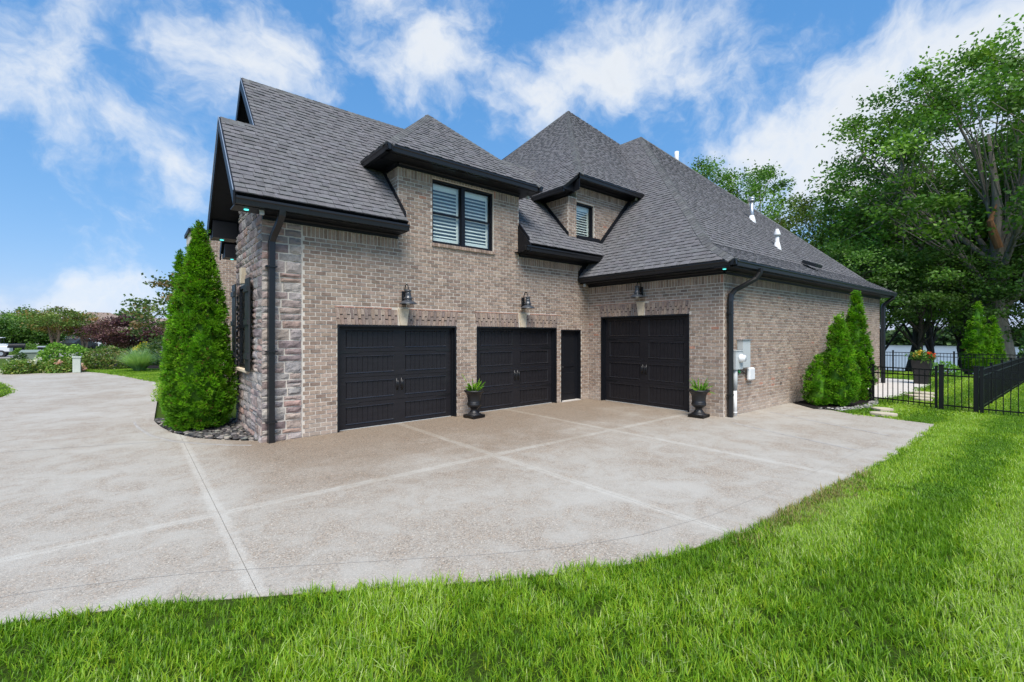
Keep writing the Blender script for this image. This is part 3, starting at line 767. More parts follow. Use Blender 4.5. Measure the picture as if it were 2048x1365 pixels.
# dormer roof (hip)
e1, s1_ = 5.74, 0.93
dE = [(3.90, 8.53, e1), (8.14, 8.53, e1)]; pk = (6.02, 8.53 + 2.12, e1 + s1_ * 2.12)
fr1 = [dE[0], dE[1], pk]
lf1 = [dE[0], pk, (6.02, 12.2, pk[2]), (3.90, 12.2, e1)]
rt1 = [dE[1], (8.14, 12.2, e1), (6.02, 12.2, pk[2]), pk]
mb = MB()
for f in (fr1, lf1, rt1): deck(mb, f, 0.08)
roofD = mb.build('dormer_roof', 'black_trim', house)
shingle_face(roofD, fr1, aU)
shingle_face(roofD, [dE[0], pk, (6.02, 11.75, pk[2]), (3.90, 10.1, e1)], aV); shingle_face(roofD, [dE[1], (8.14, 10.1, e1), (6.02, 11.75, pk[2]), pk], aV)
hip_caps(roofD, dE[0], pk, (0.3, -1, -0.93), (-1, 0.3, -0.93)); hip_caps(roofD, dE[1], pk, (-0.3, -1, -0.93), (1, 0.3, -0.93)); hip_caps(roofD, pk, (6.02, 11.65, pk[2]), (-1, 0, -0.93), (1, 0, -0.93))
# tall hip roof
P3 = (15.27, 14.25, 12.10)
fr3 = [(9.63, 8.56, 6.45), (20.9, 8.56, 6.45), P3]
lf3 = [(9.22, 8.80, 6.05), (9.63, 8.56, 6.45), P3, (9.22, 20.2, 6.05)]
mb = MB(); deck(mb, fr3, 0.08); deck(mb, lf3, 0.08); deck(mb, [(20.9, 8.6, 6.45), (20.9, 20, 6.45), P3], 0.08); deck(mb, [(20.9, 20, 6.45), (9.3, 20.0, 6.3), P3], 0.08)
roofT = mb.build('main_roof', 'black_trim', house)
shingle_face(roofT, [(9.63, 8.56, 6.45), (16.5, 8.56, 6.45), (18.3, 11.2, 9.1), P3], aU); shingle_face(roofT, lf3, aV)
hip_caps(roofT, fr3[0], P3, (0.3, -1, -1), (-1, 0.3, -1)); hip_caps(roofT, (18.2, 11.2, 9.1), P3, (-0.3, -1, -1), (1, 0.3, -1)); hip_caps(roofT, (11.2, 18.2, 8.03), P3, (-1, -0.3, -1), (0, 1, -1))
# right wing hip roof, with kicked eave on the long side
P4 = (16.34, 11.11, 10.17); W0, W1 = (10.05, 4.48, 3.57), (23.35, 4.05, 3.57); K0, K1 = (10.555, 5.30, 4.10), (22.8, 4.92, 4.10)
Bp = [W0, K0, P4, (16.34, 13.4, 10.17), (10.05, 8.985, 3.57)]
Cl, Cu = [W0, W1, K1, K0], [K0, K1, P4]
mb = MB(); deck(mb, Bp, 0.08); deck(mb, Cl, 0.06); deck(mb, Cu, 0.08); deck(mb, [W1, (23.35, 19.5, 3.57), (16.34, 13.4, 10.17), P4, K1], 0.06)
roofW = mb.build('wing_roof', 'black_trim', house)
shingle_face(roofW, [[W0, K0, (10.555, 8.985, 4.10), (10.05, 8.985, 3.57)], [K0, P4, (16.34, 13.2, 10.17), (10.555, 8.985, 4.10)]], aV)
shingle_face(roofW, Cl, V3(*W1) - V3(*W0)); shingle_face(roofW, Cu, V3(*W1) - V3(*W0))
hip_caps(roofW, W0, K0, (0.3, -1, -0.7), (-1, 0.3, -1)); hip_caps(roofW, K0, P4, (0.3, -1, -1), (-1, 0.3, -1)); hip_caps(roofW, P4, (16.34, 13.2, 10.17), (-1, 0, -1), (1, 0, -1))
hip_caps(roofW, K1, P4, (-0.3, -1, -1), (1, 0.3, -1))

# pick out the pieces that show largest, join the rest
def emit(name, rest, pieces, mat, n_single):
    sc_ = sorted(range(len(pieces)), key=lambda i: -(0 if name != 'brick' and sum(pieces[i][3]) < 0.2 else 1) * shown(pieces[i][1][4:] if name == 'brick' else pieces[i][1]))
    single = set(sc_[:n_single]); big = MB()
    for i, pc in enumerate(pieces):
        if name == 'brick': par, vv_, tint = pc; F = BF
        else:
            par, top, low, tint = pc; k = len(top); vv_ = top + low
            F = [tuple(range(k))] + [(j, (j + 1) % k, k + (j + 1) % k, k + j) for j in range(k)]
        if i in single:
            mb = MB(); mb.add(vv_, F, tint); mb.build(name, mat, par)
        else: big.add(vv_, F, tint)
    o = big.build(rest, mat, house); o['kind'] = 'stuff'; return o
emit('brick', 'brickwork', BRICKS, 'brick', 300)
emit('shingle', 'shingle_field', SHINGLES, 'shingle', 300)

# ------------------------------------------------------------------ eaves: gutter, fascia, soffit, frieze
def eave(p0, p1, out, zt, wall, zf, endcaps=(1, 1), frieze=True, w0=None, w1=None, s0=None, s1=None):
    """p0,p1 (u,v) of the gutter's front edge; out: outward unit; wall: distance back to the wall; zf: underside of frieze"""
    p0, p1, out = V3(*p0, 0), V3(*p1, 0), V3(*out, 0); e = unit(p1 - p0); L = np.linalg.norm(p1 - p0); zs = zf + 0.085
    def prof(mb, pts, a=0.0, b_=None):
        b_ = L if b_ is None else b_
        q = [p0 + e * a - out * d + UP * z for d, z in pts]; mb.prism(q, e * (b_ - a))
    gt = MB()
    prof(gt, [(0.0, zt), (0.0, zt - 0.035), (0.018, zt - 0.055), (0.028, zt - 0.125), (0.105, zt - 0.125), (0.105, zt - 0.01), (0.097, zt - 0.01), (0.097, zt - 0.115), (0.036, zt - 0.115), (0.026, zt - 0.05), (0.009, zt - 0.03), (0.009, zt)])
    for i, x in enumerate((0.0, L - 0.006)):
        if endcaps[i]: prof(gt, [(0.0, zt), (0.0, zt - 0.035), (0.018, zt - 0.055), (0.028, zt - 0.125), (0.105, zt - 0.125), (0.105, zt)], x, x + 0.006)
    gt.build('gutter', 'black_metal', house)
    sf = MB()
    prof(sf, [(0.107, zs), (0.107, zt + 0.005), (0.13, zt + 0.02), (0.13, zs)])                        # fascia
    prof(sf, [(0.132, zs + 0.018), (wall + 0.02, zs + 0.018), (wall + 0.02, zs), (0.132, zs)], s0 or 0.0, s1)         # soffit
    sf.build('soffit', 'black_trim', house)
    if frieze:
        fz = MB(); a, b_ = (w0 if w0 is not None else 0.0), (w1 if w1 is not None else L)
        prof(fz, [(wall - 0.028, zs - 0.002), (wall + 0.01, zs - 0.002), (wall + 0.01, zf), (wall - 0.028, zf)], a, b_)
        prof(fz, [(wall - 0.05, zs - 0.002), (wall - 0.029, zs - 0.002), (wall - 0.029, zs - 0.035), (wall - 0.05, zs - 0.012)], a, b_)
        fz.build('frieze_board', 'black_trim', house)
eave((1.30, 8.50), (4.39, 8.50), (0, -1), 4.17, 0.5, 3.95, w0=0.48, w1=3.06)
eave((7.62, 8.50), (10.74, 8.50), (0, -1), 4.17, 0.5, 3.95, w0=0.15, w1=2.88)
eave((3.90, 8.50), (8.14, 8.50), (0, -1), 5.72, 0.5, 5.50, w0=0.47, w1=3.87)
eave((3.88, 10.1), (3.88, 8.48), (-1, 0), 5.72, 0.49, 5.50, w1=1.1, s1=1.07)
eave((8.16, 8.48), (8.16, 10.1), (1, 0), 5.72, 0.39, 5.50, w0=0.53, s0=0.55)
eave((9.62, 8.53), (12.8, 8.53), (0, -1), 6.44, 0.47, 6.27, w0=0.38)
eave((9.19, 10.1), (9.19, 8.80), (-1, 0), 6.04, 0.46, 5.90, w1=1.1)
eave((10.03, 8.98), (10.03, 4.45), (-1, 0), 3.56, 0.5, 3.32, w0=0.0, w1=4.05, s1=4.02)
gC0, gC1 = V3(10.02, 4.455, 0), V3(23.36, 4.025, 0)
eave(gC0[:2], gC1[:2], nC[:2], 3.56, 0.47, 3.32, w0=0.50, w1=12.95)
fl = MB()                                                  # step flashings and the closed ends of the eaves
def slope_board(pa, pb, off, h=0.16, th=0.03):
    pa, pb, off = V3(*pa), V3(*pb), V3(*off); fl = MB(); fl.prism([pa, pb, pb + UP * h, pa + UP * h], off * th); fl.build('flashing', 'black_trim', house)
slope_board(rA(4.37, 8.62), rA(4.37, 9.95), (-1, 0, 0), 0.11); slope_board(rA(9.65, 8.98), rA(9.65, 10.1), (-1, 0, 0), 0.14)
slope_board((10.06, 8.985, 3.59), (10.72, 8.985, 4.28), (0, -1, 0), 0.17); slope_board((11.0, 8.985, 4.575), (12.75, 8.985, 6.41), (0, -1, 0), 0.17)
slope_board(rA(9.98, 8.985), (11.02, 8.985, 4.74), (0, -1, 0), 0.10)
slope_board(rA(7.765, 8.6), rA(7.765, 9.1), (1, 0, 0), 0.09)
fl = MB(); fl.prism([(7.765, 8.51, 4.02), (7.765, 9.0, 4.02), rA(7.765, 9.0), rA(7.765, 8.51)], (-0.03, 0, 0)); fl.build('flashing', 'black_trim', house)
fl = MB(); fl.prism([(9.64, 8.55, 6.29), (9.64, 8.99, 6.29), (9.64, 8.99, 6.44), (9.64, 8.55, 6.46)], (-0.02, 0, 0)); fl.build('flashing', 'black_trim', house)
fl = MB(); fl.prism([(9.22, 8.80, 5.985), (9.64, 8.80, 5.985), (9.64, 8.80, 6.42), (9.22, 8.80, 6.06)], (0, -0.02, 0)); fl.build('flashing', 'black_trim', house)
fl = MB(); fl.prism([(9.62, 8.55, 6.0), (9.62, 8.99, 5.9), (9.62, 8.99, 6.46), (9.62, 8.55, 6.46)], (0.02, 0, 0)); fl.build('flashing', 'black_trim', house)

# downspouts
def downspout(pts, parent=house, w=0.05, n=4):
    mb = MB(); mb.tube(pts, w, n); return mb
mb = MB()
mb.tube([(2.0, 8.56, 4.06), (2.0, 8.57, 3.98), (1.98, 8.66, 3.86), (1.93, 8.84, 3.66), (1.91, 8.90, 3.55), (1.90, 8.90, 2.0), (1.90, 8.90, 0.0)], 0.070, 4)
for z in (3.1, 1.6, 0.35): mb.box((1.81, 8.83, z), (1.99, 8.96, z + 0.025))
mb.build('downspout', 'black_metal', house)
mb = MB()
mb.tube([(11.32, 4.44, 3.47), (11.32, 4.45, 3.36), (11.24, 4.52, 3.22), (11.0, 4.68, 3.06), (10.80, 4.80, 2.95), (10.70, 4.84, 2.84), (10.665, 4.84, 2.7), (10.665, 4.84, 1.2), (10.665, 4.84, -0.05)], 0.064, 6)
for z in (2.4, 0.5): mb.box((10.58, 4.79, z), (10.75, 4.90, z + 0.025))
mb.build('downspout', 'black_metal', house)
mb = MB(); mb.tube([(23.1, 4.12, 3.47), (23.1, 4.13, 3.36), (22.95, 4.38, 3.1), (22.93, 4.40, 3.0), (22.93, 4.40, 0.0)], 0.075, 6); mb.build('downspout', 'black_metal', house)
# soffit lights, small floodlight sensors
for k, p in enumerate(((1.50, 8.80, 4.033), (1.52, 11.65, 3.978), (2.12, 14.45, 3.978), (10.28, 4.80, 3.400))):
    mb = MB(); mb.lathe([(0.038, 0.0), (0.038, -0.012), (0.02, -0.016)], p, 14); mb.build('soffit_light', 'soffit_led', house, True)
for k, p in enumerate(((1.72, 8.72, 3.96), (4.05, 9.9, 5.55), (10.2, 8.86, 3.32), (8.0, 8.9, 5.47), (12.6, 8.75, 6.27))):
    mb = MB(); mb.cbox((p[0] - 0.035, p[1] - 0.03, p[2]), (p[0] + 0.035, p[1] + 0.03, p[2] + 0.09), 0.01); mb.build('sensor', 'light_grey_paint', house)

# roof vents: sub-parts of the wing roof
def roofC(u):  return None
def vent_pipe(c, top, rad, mat, capstyle):
    c = V3(*c); mb = MB(); mb.tube([c + UP * -0.1, c + UP * top], rad, 14); mb.build('vent_pipe', mat, roofW, True)
    mb = MB(); mb.tube([c + UP * -0.15, c + UP * 0.10, c + UP * 0.30], [rad * 2.6, rad * 1.9, rad * 1.12], 14); mb.prism([c + V3(-0.28, -0.30, -0.30), c + V3(0.28, -0.30, -0.30), c + V3(0.28, 0.12, 0.12), c + V3(-0.28, 0.12, 0.12)], (0, 0, 0.012)); mb.build('vent_boot', 'white_pvc', roofW, True)
    mb = MB()
    if capstyle == 'cone': mb.lathe([(rad * 1.7, top - 0.02), (rad * 1.75, top + 0.03), (rad * 0.9, top + 0.17), (rad * 0.7, top + 0.2)], c, 14)
    else: mb.lathe([(rad * 1.6, top - 0.05), (rad * 1.7, top - 0.02), (rad * 1.2, top + 0.01), (rad * 1.7, top + 0.04), (rad * 1.5, top + 0.09)], c, 14)
    mb.build('vent_cap', mat if capstyle == 'cone' else 'galvanised', roofW, True)
vent_pipe((17.1, 7.00, 5.90), 0.86, 0.066, 'galvanised', 'disc')
vent_pipe((15.95, 5.75, 4.60), 0.52, 0.060, 'white_pvc', 'cone')
mb = MB(); mb.tube([(17.9, 10.4, 9.0), (17.9, 10.4, 9.75)], 0.09, 12); mb.build('vent_pipe', 'white_pvc', roofW, True)
mb = MB(); q = [V3(16.3, 4.80, 4.02), V3(16.85, 4.78, 4.02), V3(16.85, 5.15, 4.20), V3(16.3, 5.17, 4.20)]; mb.prism(q, (0, -0.04, 0.09)); mb.build('roof_vent', 'black_metal', roofW)

# ------------------------------------------------------------------ garage doors
def garage_door(O, a, n, a0, a1, H, label):
    """O on the wall face; the door sits 0.13 m behind it"""
    d = thing_part('garage_door', label)
    def P_(x, z, dep): return O + a * x + UP * z + n * dep
    def slab(mb, x0, x1, z0, z1, d0, d1): mb.prism([P_(x0, z0, d0), P_(x1, z0, d0), P_(x1, z1, d0), P_(x0, z1, d0)], n * (d1 - d0))
    fr_ = MB()                                                       # jambs and head
    for x0, x1, z0, z1 in ((a0, a0 + 0.035, -0.02, H), (a1 - 0.035, a1, -0.02, H), (a0 + 0.035, a1 - 0.035, H - 0.035, H)):
        slab(fr_, x0, x1, z0, z1, -0.20, 0.012)
    for x0, x1, z0, z1 in ((a0 + 0.036, a0 + 0.075, 0.0, H - 0.036), (a1 - 0.075, a1 - 0.036, 0.0, H - 0.036), (a0 + 0.076, a1 - 0.076, H - 0.075, H - 0.036)):
        slab(fr_, x0, x1, z0, z1, -0.19, -0.085)
    fr_.build('door_frame', 'black_trim', d)
    x0, x1 = a0 + 0.055, a1 - 0.055; hs = (H - 0.05) / 4; z = 0.012
    wst, mid = 0.16, 0.14
    cx_ = (x0 + x1) / 2; rec = 0.010; mo = 0.016
    for r in range(4):
        zb, zt = z + r * hs + 0.003, z + (r + 1) * hs - 0.003; pz0, pz1 = zb + 0.085, zt - 0.075
        pans = ((x0 + wst, cx_ - mid), (cx_ + mid, x1 - wst))
        sec = MB(); f0, f1 = -0.165, -0.130
        for q in ((x0, x1, zb, pz0), (x0, x1, pz1, zt), (x0, pans[0][0], pz0, pz1), (pans[0][1], pans[1][0], pz0, pz1), (pans[1][1], x1, pz0, pz1)): slab(sec, *q, f0, f1)
        for p0, p1 in pans:                                            # moulded edge of each sunk panel
            o = [(p0, pz0), (p1, pz0), (p1, pz1), (p0, pz1)]; i_ = [(p0 + mo, pz0 + mo), (p1 - mo, pz0 + mo), (p1 - mo, pz1 - mo), (p0 + mo, pz1 - mo)]
            for k in range(4):
                k2 = (k + 1) % 4; sec.add([P_(*o[k], f1 + 0.004), P_(*o[k2], f1 + 0.004), P_(*i_[k2], f1 - rec), P_(*i_[k], f1 - rec)], [(0, 1, 2, 3)])
        sec.build('section', 'door_paint', d)
        for p0, p1 in pans:                                            # rounded bead under and over each panel
            for zb_, hb_ in ((pz0 - 0.004, 0.024), (pz1 - 0.012, 0.016)):
                be = MB(); be.prism([P_(p0 - 0.01, zb_, f1 - 0.002), P_(p0 - 0.01, zb_ + 0.004, f1 + 0.013), P_(p0 - 0.01, zb_ + hb_ * 0.6, f1 + 0.010), P_(p0 - 0.01, zb_ + hb_, f1 - 0.006)], a * (p1 - p0 + 0.02)); be.build('bead', 'door_bead', d)
        for p0, p1 in pans:
            np_ = 9; w = (p1 - p0 - 2 * mo) / np_
            for k in range(np_):
                pl = MB(); xa, xb = p0 + mo + k * w + 0.0012, p0 + mo + (k + 1) * w - 0.0012
                q = [P_(xa, pz0 + 0.01, f1 - rec - 0.012), P_(xb, pz0 + 0.01, f1 - rec - 0.012), P_(xb, pz1 - 0.01, f1 - rec - 0.012), P_(xa, pz1 - 0.01, f1 - rec - 0.012)]
                q2 = [P_(xa + 0.0022, pz0 + 0.01, f1 - rec + 0.001), P_(xb - 0.0022, pz0 + 0.01, f1 - rec + 0.001), P_(xb - 0.0022, pz1 - 0.01, f1 - rec + 0.001), P_(xa + 0.0022, pz1 - 0.01, f1 - rec + 0.001)]
                pl.add(q + q2, BF); pl.build('plank', 'door_paint', d)
            bk = MB(); slab(bk, p0, p1, pz0, pz1, f0, f1 - rec - 0.01); bk.build('panel_back', 'door_paint', d)
    for zz_ in (z + hs, z + 3 * hs):                                   # strap hinges on the joints
        for sgn, xe in ((1, x0 + 0.03), (-1, x1 - 0.03)):
            st = MB(); xs = [xe, xe + sgn * 0.34, xe + sgn * 0.40, xe + sgn * 0.34]
            st.prism([P_(xe, zz_ - 0.022, -0.129), P_(xe + sgn * 0.33, zz_ - 0.014, -0.129), P_(xe + sgn * 0.345, zz_ - 0.03, -0.129), P_(xe + sgn * 0.40, zz_, -0.129), P_(xe + sgn * 0.345, zz_ + 0.03, -0.129), P_(xe + sgn * 0.33, zz_ + 0.014, -0.129), P_(xe, zz_ + 0.022, -0.129)], n * 0.008)
            st.build('strap_hinge', 'black_metal', d)
    for sgn in (-1, 1):
        hd = MB(); hx = cx_ + sgn * 0.055; hz = z + 1.62 * hs
        hd.prism([P_(hx - 0.02, hz - 0.13, -0.129), P_(hx + 0.02, hz - 0.13, -0.129), P_(hx + 0.02, hz + 0.13, -0.129), P_(hx - 0.02, hz + 0.13, -0.129)], n * 0.006)
        hd.tube([P_(hx, hz - 0.10, -0.125), P_(hx, hz - 0.085, -0.085), P_(hx, hz, -0.075), P_(hx, hz + 0.085, -0.085), P_(hx, hz + 0.10, -0.125)], [0.008, 0.011, 0.016, 0.011, 0.008], 8)
        hd.build('handle', 'black_metal', d, True)
    sl = MB(); slab(sl, x0, x1, -0.006, 0.008, -0.165, -0.118); sl.build('bottom_seal', 'light_grey_paint', d)
    return d
def thing_part(name, label=None):
    e = bpy.data.objects.new(name, None); col.objects.link(e); e.parent = house; e.location = (0, 0, 0)
    e.matrix_parent_inverse = Matrix.Translation(-Vector(HL))
    if label: e['label'] = label
    return e
garage_door(OA, aU, nV, 3.09, 5.84, 2.11, 'black carriage-style garage door beside the stone corner')
garage_door(OA, aU, nV, 6.42, 9.17, 2.11, 'black carriage-style garage door beside the narrow side door')
garage_door(OB, aV, nU, 5.78, 8.52, 2.43, 'taller black carriage-style garage door on the projecting wing')
# side door
sd_ = thing_part('side_door', 'narrow black panelled side door in the inner corner'); mb = MB()
for x0, x1, z0, z1 in ((9.35, 9.385, -0.02, 2.06), (10.145, 10.18, -0.02, 2.06), (9.386, 10.144, 2.025, 2.06)): mb.box((x0, 8.988, z0), (x1, 9.2, z1))
mb.build('door_frame', 'black_trim', sd_)
mb = MB(); mb.box((9.386, 9.10, 0.03), (10.144, 9.14, 2.024)); mb.build('leaf', 'black_trim', sd_)
for z0, z1 in ((0.22, 0.82), (0.98, 1.86)):
    mb = MB(); mb.cbox((9.52, 9.085, z0), (10.01, 9.11, z1), 0.012); mb.build('panel', 'black_trim', sd_)
mb = MB(); mb.tube([(9.45, 9.1, 0.98), (9.45, 9.05, 0.98)], 0.018, 10); mb.lathe([(0.0, -0.03), (0.028, -0.015), (0.028, 0.015), (0.0, 0.03)], (9.45, 9.035, 0.98), 12); mb.build('handle', 'black_metal', sd_, True)
mb = MB(); mb.box((9.36, 8.97, 0.0), (10.17, 9.15, 0.022)); mb.build('threshold', 'walk_concrete', sd_)

# ------------------------------------------------------------------ windows with white plantation shutters
def shutter_window(x0, x1, z0, z1, lights, label):
    w = thing_part('window', label); y = 9.0
    fr_ = MB(); t = 0.045
    for a_, b_, c_, d_ in ((x0, x0 + t, z0, z1), (x1 - t, x1, z0, z1), (x0 + t, x1 - t, z1 - t, z1), (x0 + t, x1 - t, z0, z0 + t)): fr_.box((a_, y + 0.05, c_), (b_, y + 0.17, d_))
    fr_.build('frame', 'black_trim', w)
    mids = np.linspace(x0 + t, x1 - t, lights + 1)
    for k in range(lights):
        a_, b_ = mids[k] + (0.05 if k else 0), mids[k + 1] - (0.05 if k < lights - 1 else 0)
        if k:
            mu = MB(); mu.box((mids[k] - 0.049, y + 0.055, z0 + t), (mids[k] + 0.049, y + 0.165, z1 - t)); mu.build('mullion', 'black_trim', w)
        zm = (z0 + z1) / 2 - 0.02
        halves = ((z0 + t, zm, 0.09), (zm, z1 - t, 0.115)) if z1 - z0 > 1.2 else ((z0 + t, z1 - t, 0.10),)
        for h0, h1, dp in halves:
            sa = MB(); s_ = 0.028
            for q in ((a_, a_ + s_, h0, h1), (b_ - s_, b_, h0, h1), (a_ + s_, b_ - s_, h0, h0 + s_), (a_ + s_, b_ - s_, h1 - s_, h1)): sa.box((q[0], y + dp, q[2]), (q[1], y + dp + 0.024, q[3]))
            sa.build('sash', 'black_trim', w)
            gp_ = MB(); gp_.box((a_ + s_, y + dp + 0.008, h0 + s_), (b_ - s_, y + dp + 0.013, h1 - s_)); gp_.build('pane', 'glass', w)
        st = MB(); sw = 0.055                                           # shutter leaf behind the glass
        for q in ((a_, a_ + sw, z0 + t, z1 - t), (b_ - sw, b_, z0 + t, z1 - t), (a_ + sw, b_ - sw, z0 + t, z0 + t + 0.12), (a_ + sw, b_ - sw, z1 - t - 0.14, z1 - t)): st.box((q[0], y + 0.19, q[2]), (q[1], y + 0.215, q[3]))
        st.build('shutter_frame', 'shutter_white', w)
        zz_ = z0 + t + 0.165
        while zz_ < z1 - t - 0.15:
            lo = MB(); lo.prism([(a_ + sw, y + 0.178, zz_ - 0.012), (a_ + sw, y + 0.186, zz_ - 0.020), (a_ + sw, y + 0.236, zz_ + 0.022), (a_ + sw, y + 0.228, zz_ + 0.030)], (b_ - a_ - 2 * sw, 0, 0)); lo.build('louver', 'shutter_white', w)
            zz_ += 0.083 if z1 - z0 > 1.2 else 0.075
    bk = MB(); bk.box((x0, y + 0.30, z0), (x1, y + 0.33, z1)); bk.build('interior', 'interior_dark', w)
    return w
w1 = shutter_window(WIN1[0], WIN1[1], WIN1[2], WIN1[3], 2, 'double window with white louvered shutters behind the glass')
x = 5.18
while x < 6.95:
    mb = MB(); mb.cbox((x, 8.955, 3.905), (x + 0.062, 9.06, 3.978), 0.004, bcol()); mb.build('sill_brick', 'brick', w1); x += 0.0715
w2 = shutter_window(WIN2[0], WIN2[1], WIN2[2], WIN2[3], 1, 'small single window with white louvers in the corner dormer')
# window with dark board shutters in the stone end
w3 = thing_part('window', 'tall narrow window with dark board shutters in the stone wall'); mb = MB()
mb.box((1.755, 9.99, 1.24), (1.82, 10.05, 2.92)); mb.box((1.755, 11.01, 1.24), (1.82, 11.07, 2.92)); mb.box((1.755, 10.05, 2.85), (1.82, 11.01, 2.92)); mb.box((1.755, 10.05, 1.24), (1.82, 11.01, 1.31)); mb.box((1.76, 10.05, 2.04), (1.815, 11.01, 2.11))
mb.build('frame', 'black_trim', w3)
mb = MB(); mb.box((1.778, 10.05, 1.31), (1.783, 11.01, 2.85)); mb.build('pane', 'glass', w3)
mb = MB(); mb.box((2.1, 10.0, 1.2), (2.14, 11.1, 2.95)); mb.build('interior', 'interior_dark', w3)
mb = MB(); mb.cbox((1.69, 9.98, 1.17), (1.84, 11.10, 1.235), 0.01); mb.build('sill', 'limestone', w3)
for v0 in (9.60, 11.06):
    for k in range(3):
        mb = MB(); mb.cbox((1.675, v0 + k * 0.13, 1.22), (1.705, v0 + k * 0.13 + 0.124, 2.98), 0.006); mb.build('shutter_board', 'dark_shutter', w3)
    for zz_ in (1.45, 2.1, 2.72):
        mb = MB(); mb.box((1.648, v0 + 0.01, zz_), (1.676, v0 + 0.375, zz_ + 0.10)); mb.build('shutter_batten', 'dark_shutter', w3)

# ================================================================== things on the walls and the paving
def lerp(a, b_, t): return a + (b_ - a) * t
# barn lamp (built facing -Y, base plate on the wall at y=0)
def barn_lamp(name, label, loc, rz):
    t = thing(name, label, 'lamp', loc, rz, 'barn lamps above the garage doors')
    mb = MB(); mb.cbox((-0.055, -0.025, -0.10), (0.055, 0.0, 0.13), 0.008); mb.cbox((-0.04, -0.05, -0.02), (0.04, -0.024, 0.06), 0.006); mb.build('back_plate', 'black_metal', t, world=False)
    arc = [(0, -0.05, 0.05), (0, -0.06, 0.14)] + [(0, -0.12 - 0.06 * math.cos(x), 0.17 + 0.075 * math.sin(x)) for x in np.linspace(math.pi, 0, 9)][::1]
    arc = [(0, -0.045, 0.02)] + [(0, -0.13 + 0.075 * math.cos(x), 0.16 + 0.075 * math.sin(x)) for x in np.linspace(0, math.pi, 10)] + [(0, -0.205, 0.13)]
    mb = MB(); mb.tube(arc, 0.011, 8); mb.build('gooseneck', 'black_metal', t, True, world=False)
    c = (0, -0.205, 0)
    mb = MB(); mb.lathe([(0.03, 0.145), (0.065, 0.135), (0.075, 0.12), (0.052, 0.115), (0.052, 0.085), (0.066, 0.08), (0.060, 0.070), (0.062, 0.03), (0.095, 0.005), (0.10, -0.005), (0.075, -0.01), (0.08, -0.035), (0.12, -0.045), (0.185, -0.085), (0.19, -0.094), (0.18, -0.094), (0.06, -0.05)], c, 32)
    mb.build('shade', 'lamp_metal', t, True, world=False)
    mb = MB(); mb.lathe([(0.02, -0.05), (0.045, -0.065), (0.05, -0.085), (0.03, -0.105), (0.005, -0.11)], c, 16); mb.build('bulb_cover', 'light_grey_paint', t, True, world=False)
    return t
L0 = barn_lamp('barn_lamp', 'black barn lamp above the garage door next to the stone corner', (4.50, 8.995, 2.68), 0); L0.scale = (1.0, 1.0, 1.28)
copy_tree(L0, (7.90, 8.995, 2.72), 0, label='black barn lamp above the garage door next to the narrow side door')
copy_tree(L0, (10.525, 7.14, 3.03), R(-90), label='black barn lamp above the tall garage door of the projecting wing')

# urns with foxtail fern
def urn(loc, rz, label, seed, spread):
    rn = random.Random(seed); t = thing('planter_urn', label, 'planter', loc, rz, 'black urns flanking the garage doors')
    mb = MB(); mb.cbox((-0.185, -0.185, 0.0), (0.185, 0.185, 0.075), 0.014)
    mb.lathe([(0.17, 0.072), (0.165, 0.085), (0.14, 0.10), (0.105, 0.13), (0.083, 0.165), (0.078, 0.19), (0.085, 0.20), (0.085, 0.215), (0.11, 0.235), (0.15, 0.265), (0.168, 0.30), (0.165, 0.325), (0.155, 0.338), (0.162, 0.345),
              (0.150, 0.355), (0.150, 0.40), (0.155, 0.46), (0.172, 0.53), (0.205, 0.585), (0.232, 0.605), (0.240, 0.62), (0.232, 0.637), (0.215, 0.638), (0.20, 0.61), (0.18, 0.58)], (0, 0, 0), 36)
    mb.build('urn', 'urn_resin', t, True, world=False)
    mb = MB(); mb.lathe([(0.19, 0.575), (0.10, 0.60), (0.01, 0.605)], (0, 0, 0), 20); mb.build('soil', 'soil', t, world=False)
    V, F, Cc = [], [], []
    for k in range(26):
        an = rn.uniform(0, 6.283); el = rn.uniform(0.45, 1.4); L = rn.uniform(0.16, 0.33) * spread
        if k == 0 and seed == 1: an, el, L = R(160), 1.05, 0.52
        if k == 1 and seed == 2: an, el, L = R(-75), 0.12, 0.36
        if el < 0.7: L *= 0.85
        d = V3(math.cos(an) * math.cos(el), math.sin(an) * math.cos(el), math.sin(el)); p = V3(math.cos(an) * 0.05, math.sin(an) * 0.05, 0.60)
        base = rn.choice([(0.16, 0.36, 0.022), (0.22, 0.44, 0.03), (0.30, 0.52, 0.045), (0.12, 0.30, 0.02)]); ns = 46
        for i in range(ns):
            s = 0.12 + 0.88 * i / ns
            if k == 0 and seed == 1: s = 0.10 + 0.9 * i / ns
            q = p + d * L * s + V3(0, 0, -0.10 * L * s * s * 3 * (1 - math.sin(el)))
            wd = 0.036 * math.sin(math.pi * min(1, s * 0.93 + 0.05)) + 0.006
            if k == 0 and seed == 1 and s < 0.55: wd = 0.006
            for j in range(3):
                rv = unit((rn.gauss(0, 1), rn.gauss(0, 1), rn.gauss(0, 1))); o = unit(rv - d * (rv @ d) + d * 0.7); sd2 = unit(np.cross(o, d) + 1e-6)
                i0 = len(V); V += [q - sd2 * 0.0025, q + o * wd * 0.5 + sd2 * 0.004, q + o * wd, q + o * wd * 0.5 - sd2 * 0.004]; F.append((i0, i0 + 1, i0 + 2, i0 + 3)); Cc.append(jitter(base, 0.15, rn))
    np_mesh('fern', V, F, Cc, 'leaf', t, world=False)
urn((6.08, 8.62, 0.0), R(8), 'black urn with lime fern and one tall stray frond between two garage doors', 1, 1.0)
urn((10.12, 5.32, 0.0), R(5), 'black urn with bushy lime fern beside the projecting wing corner', 2, 1.15)

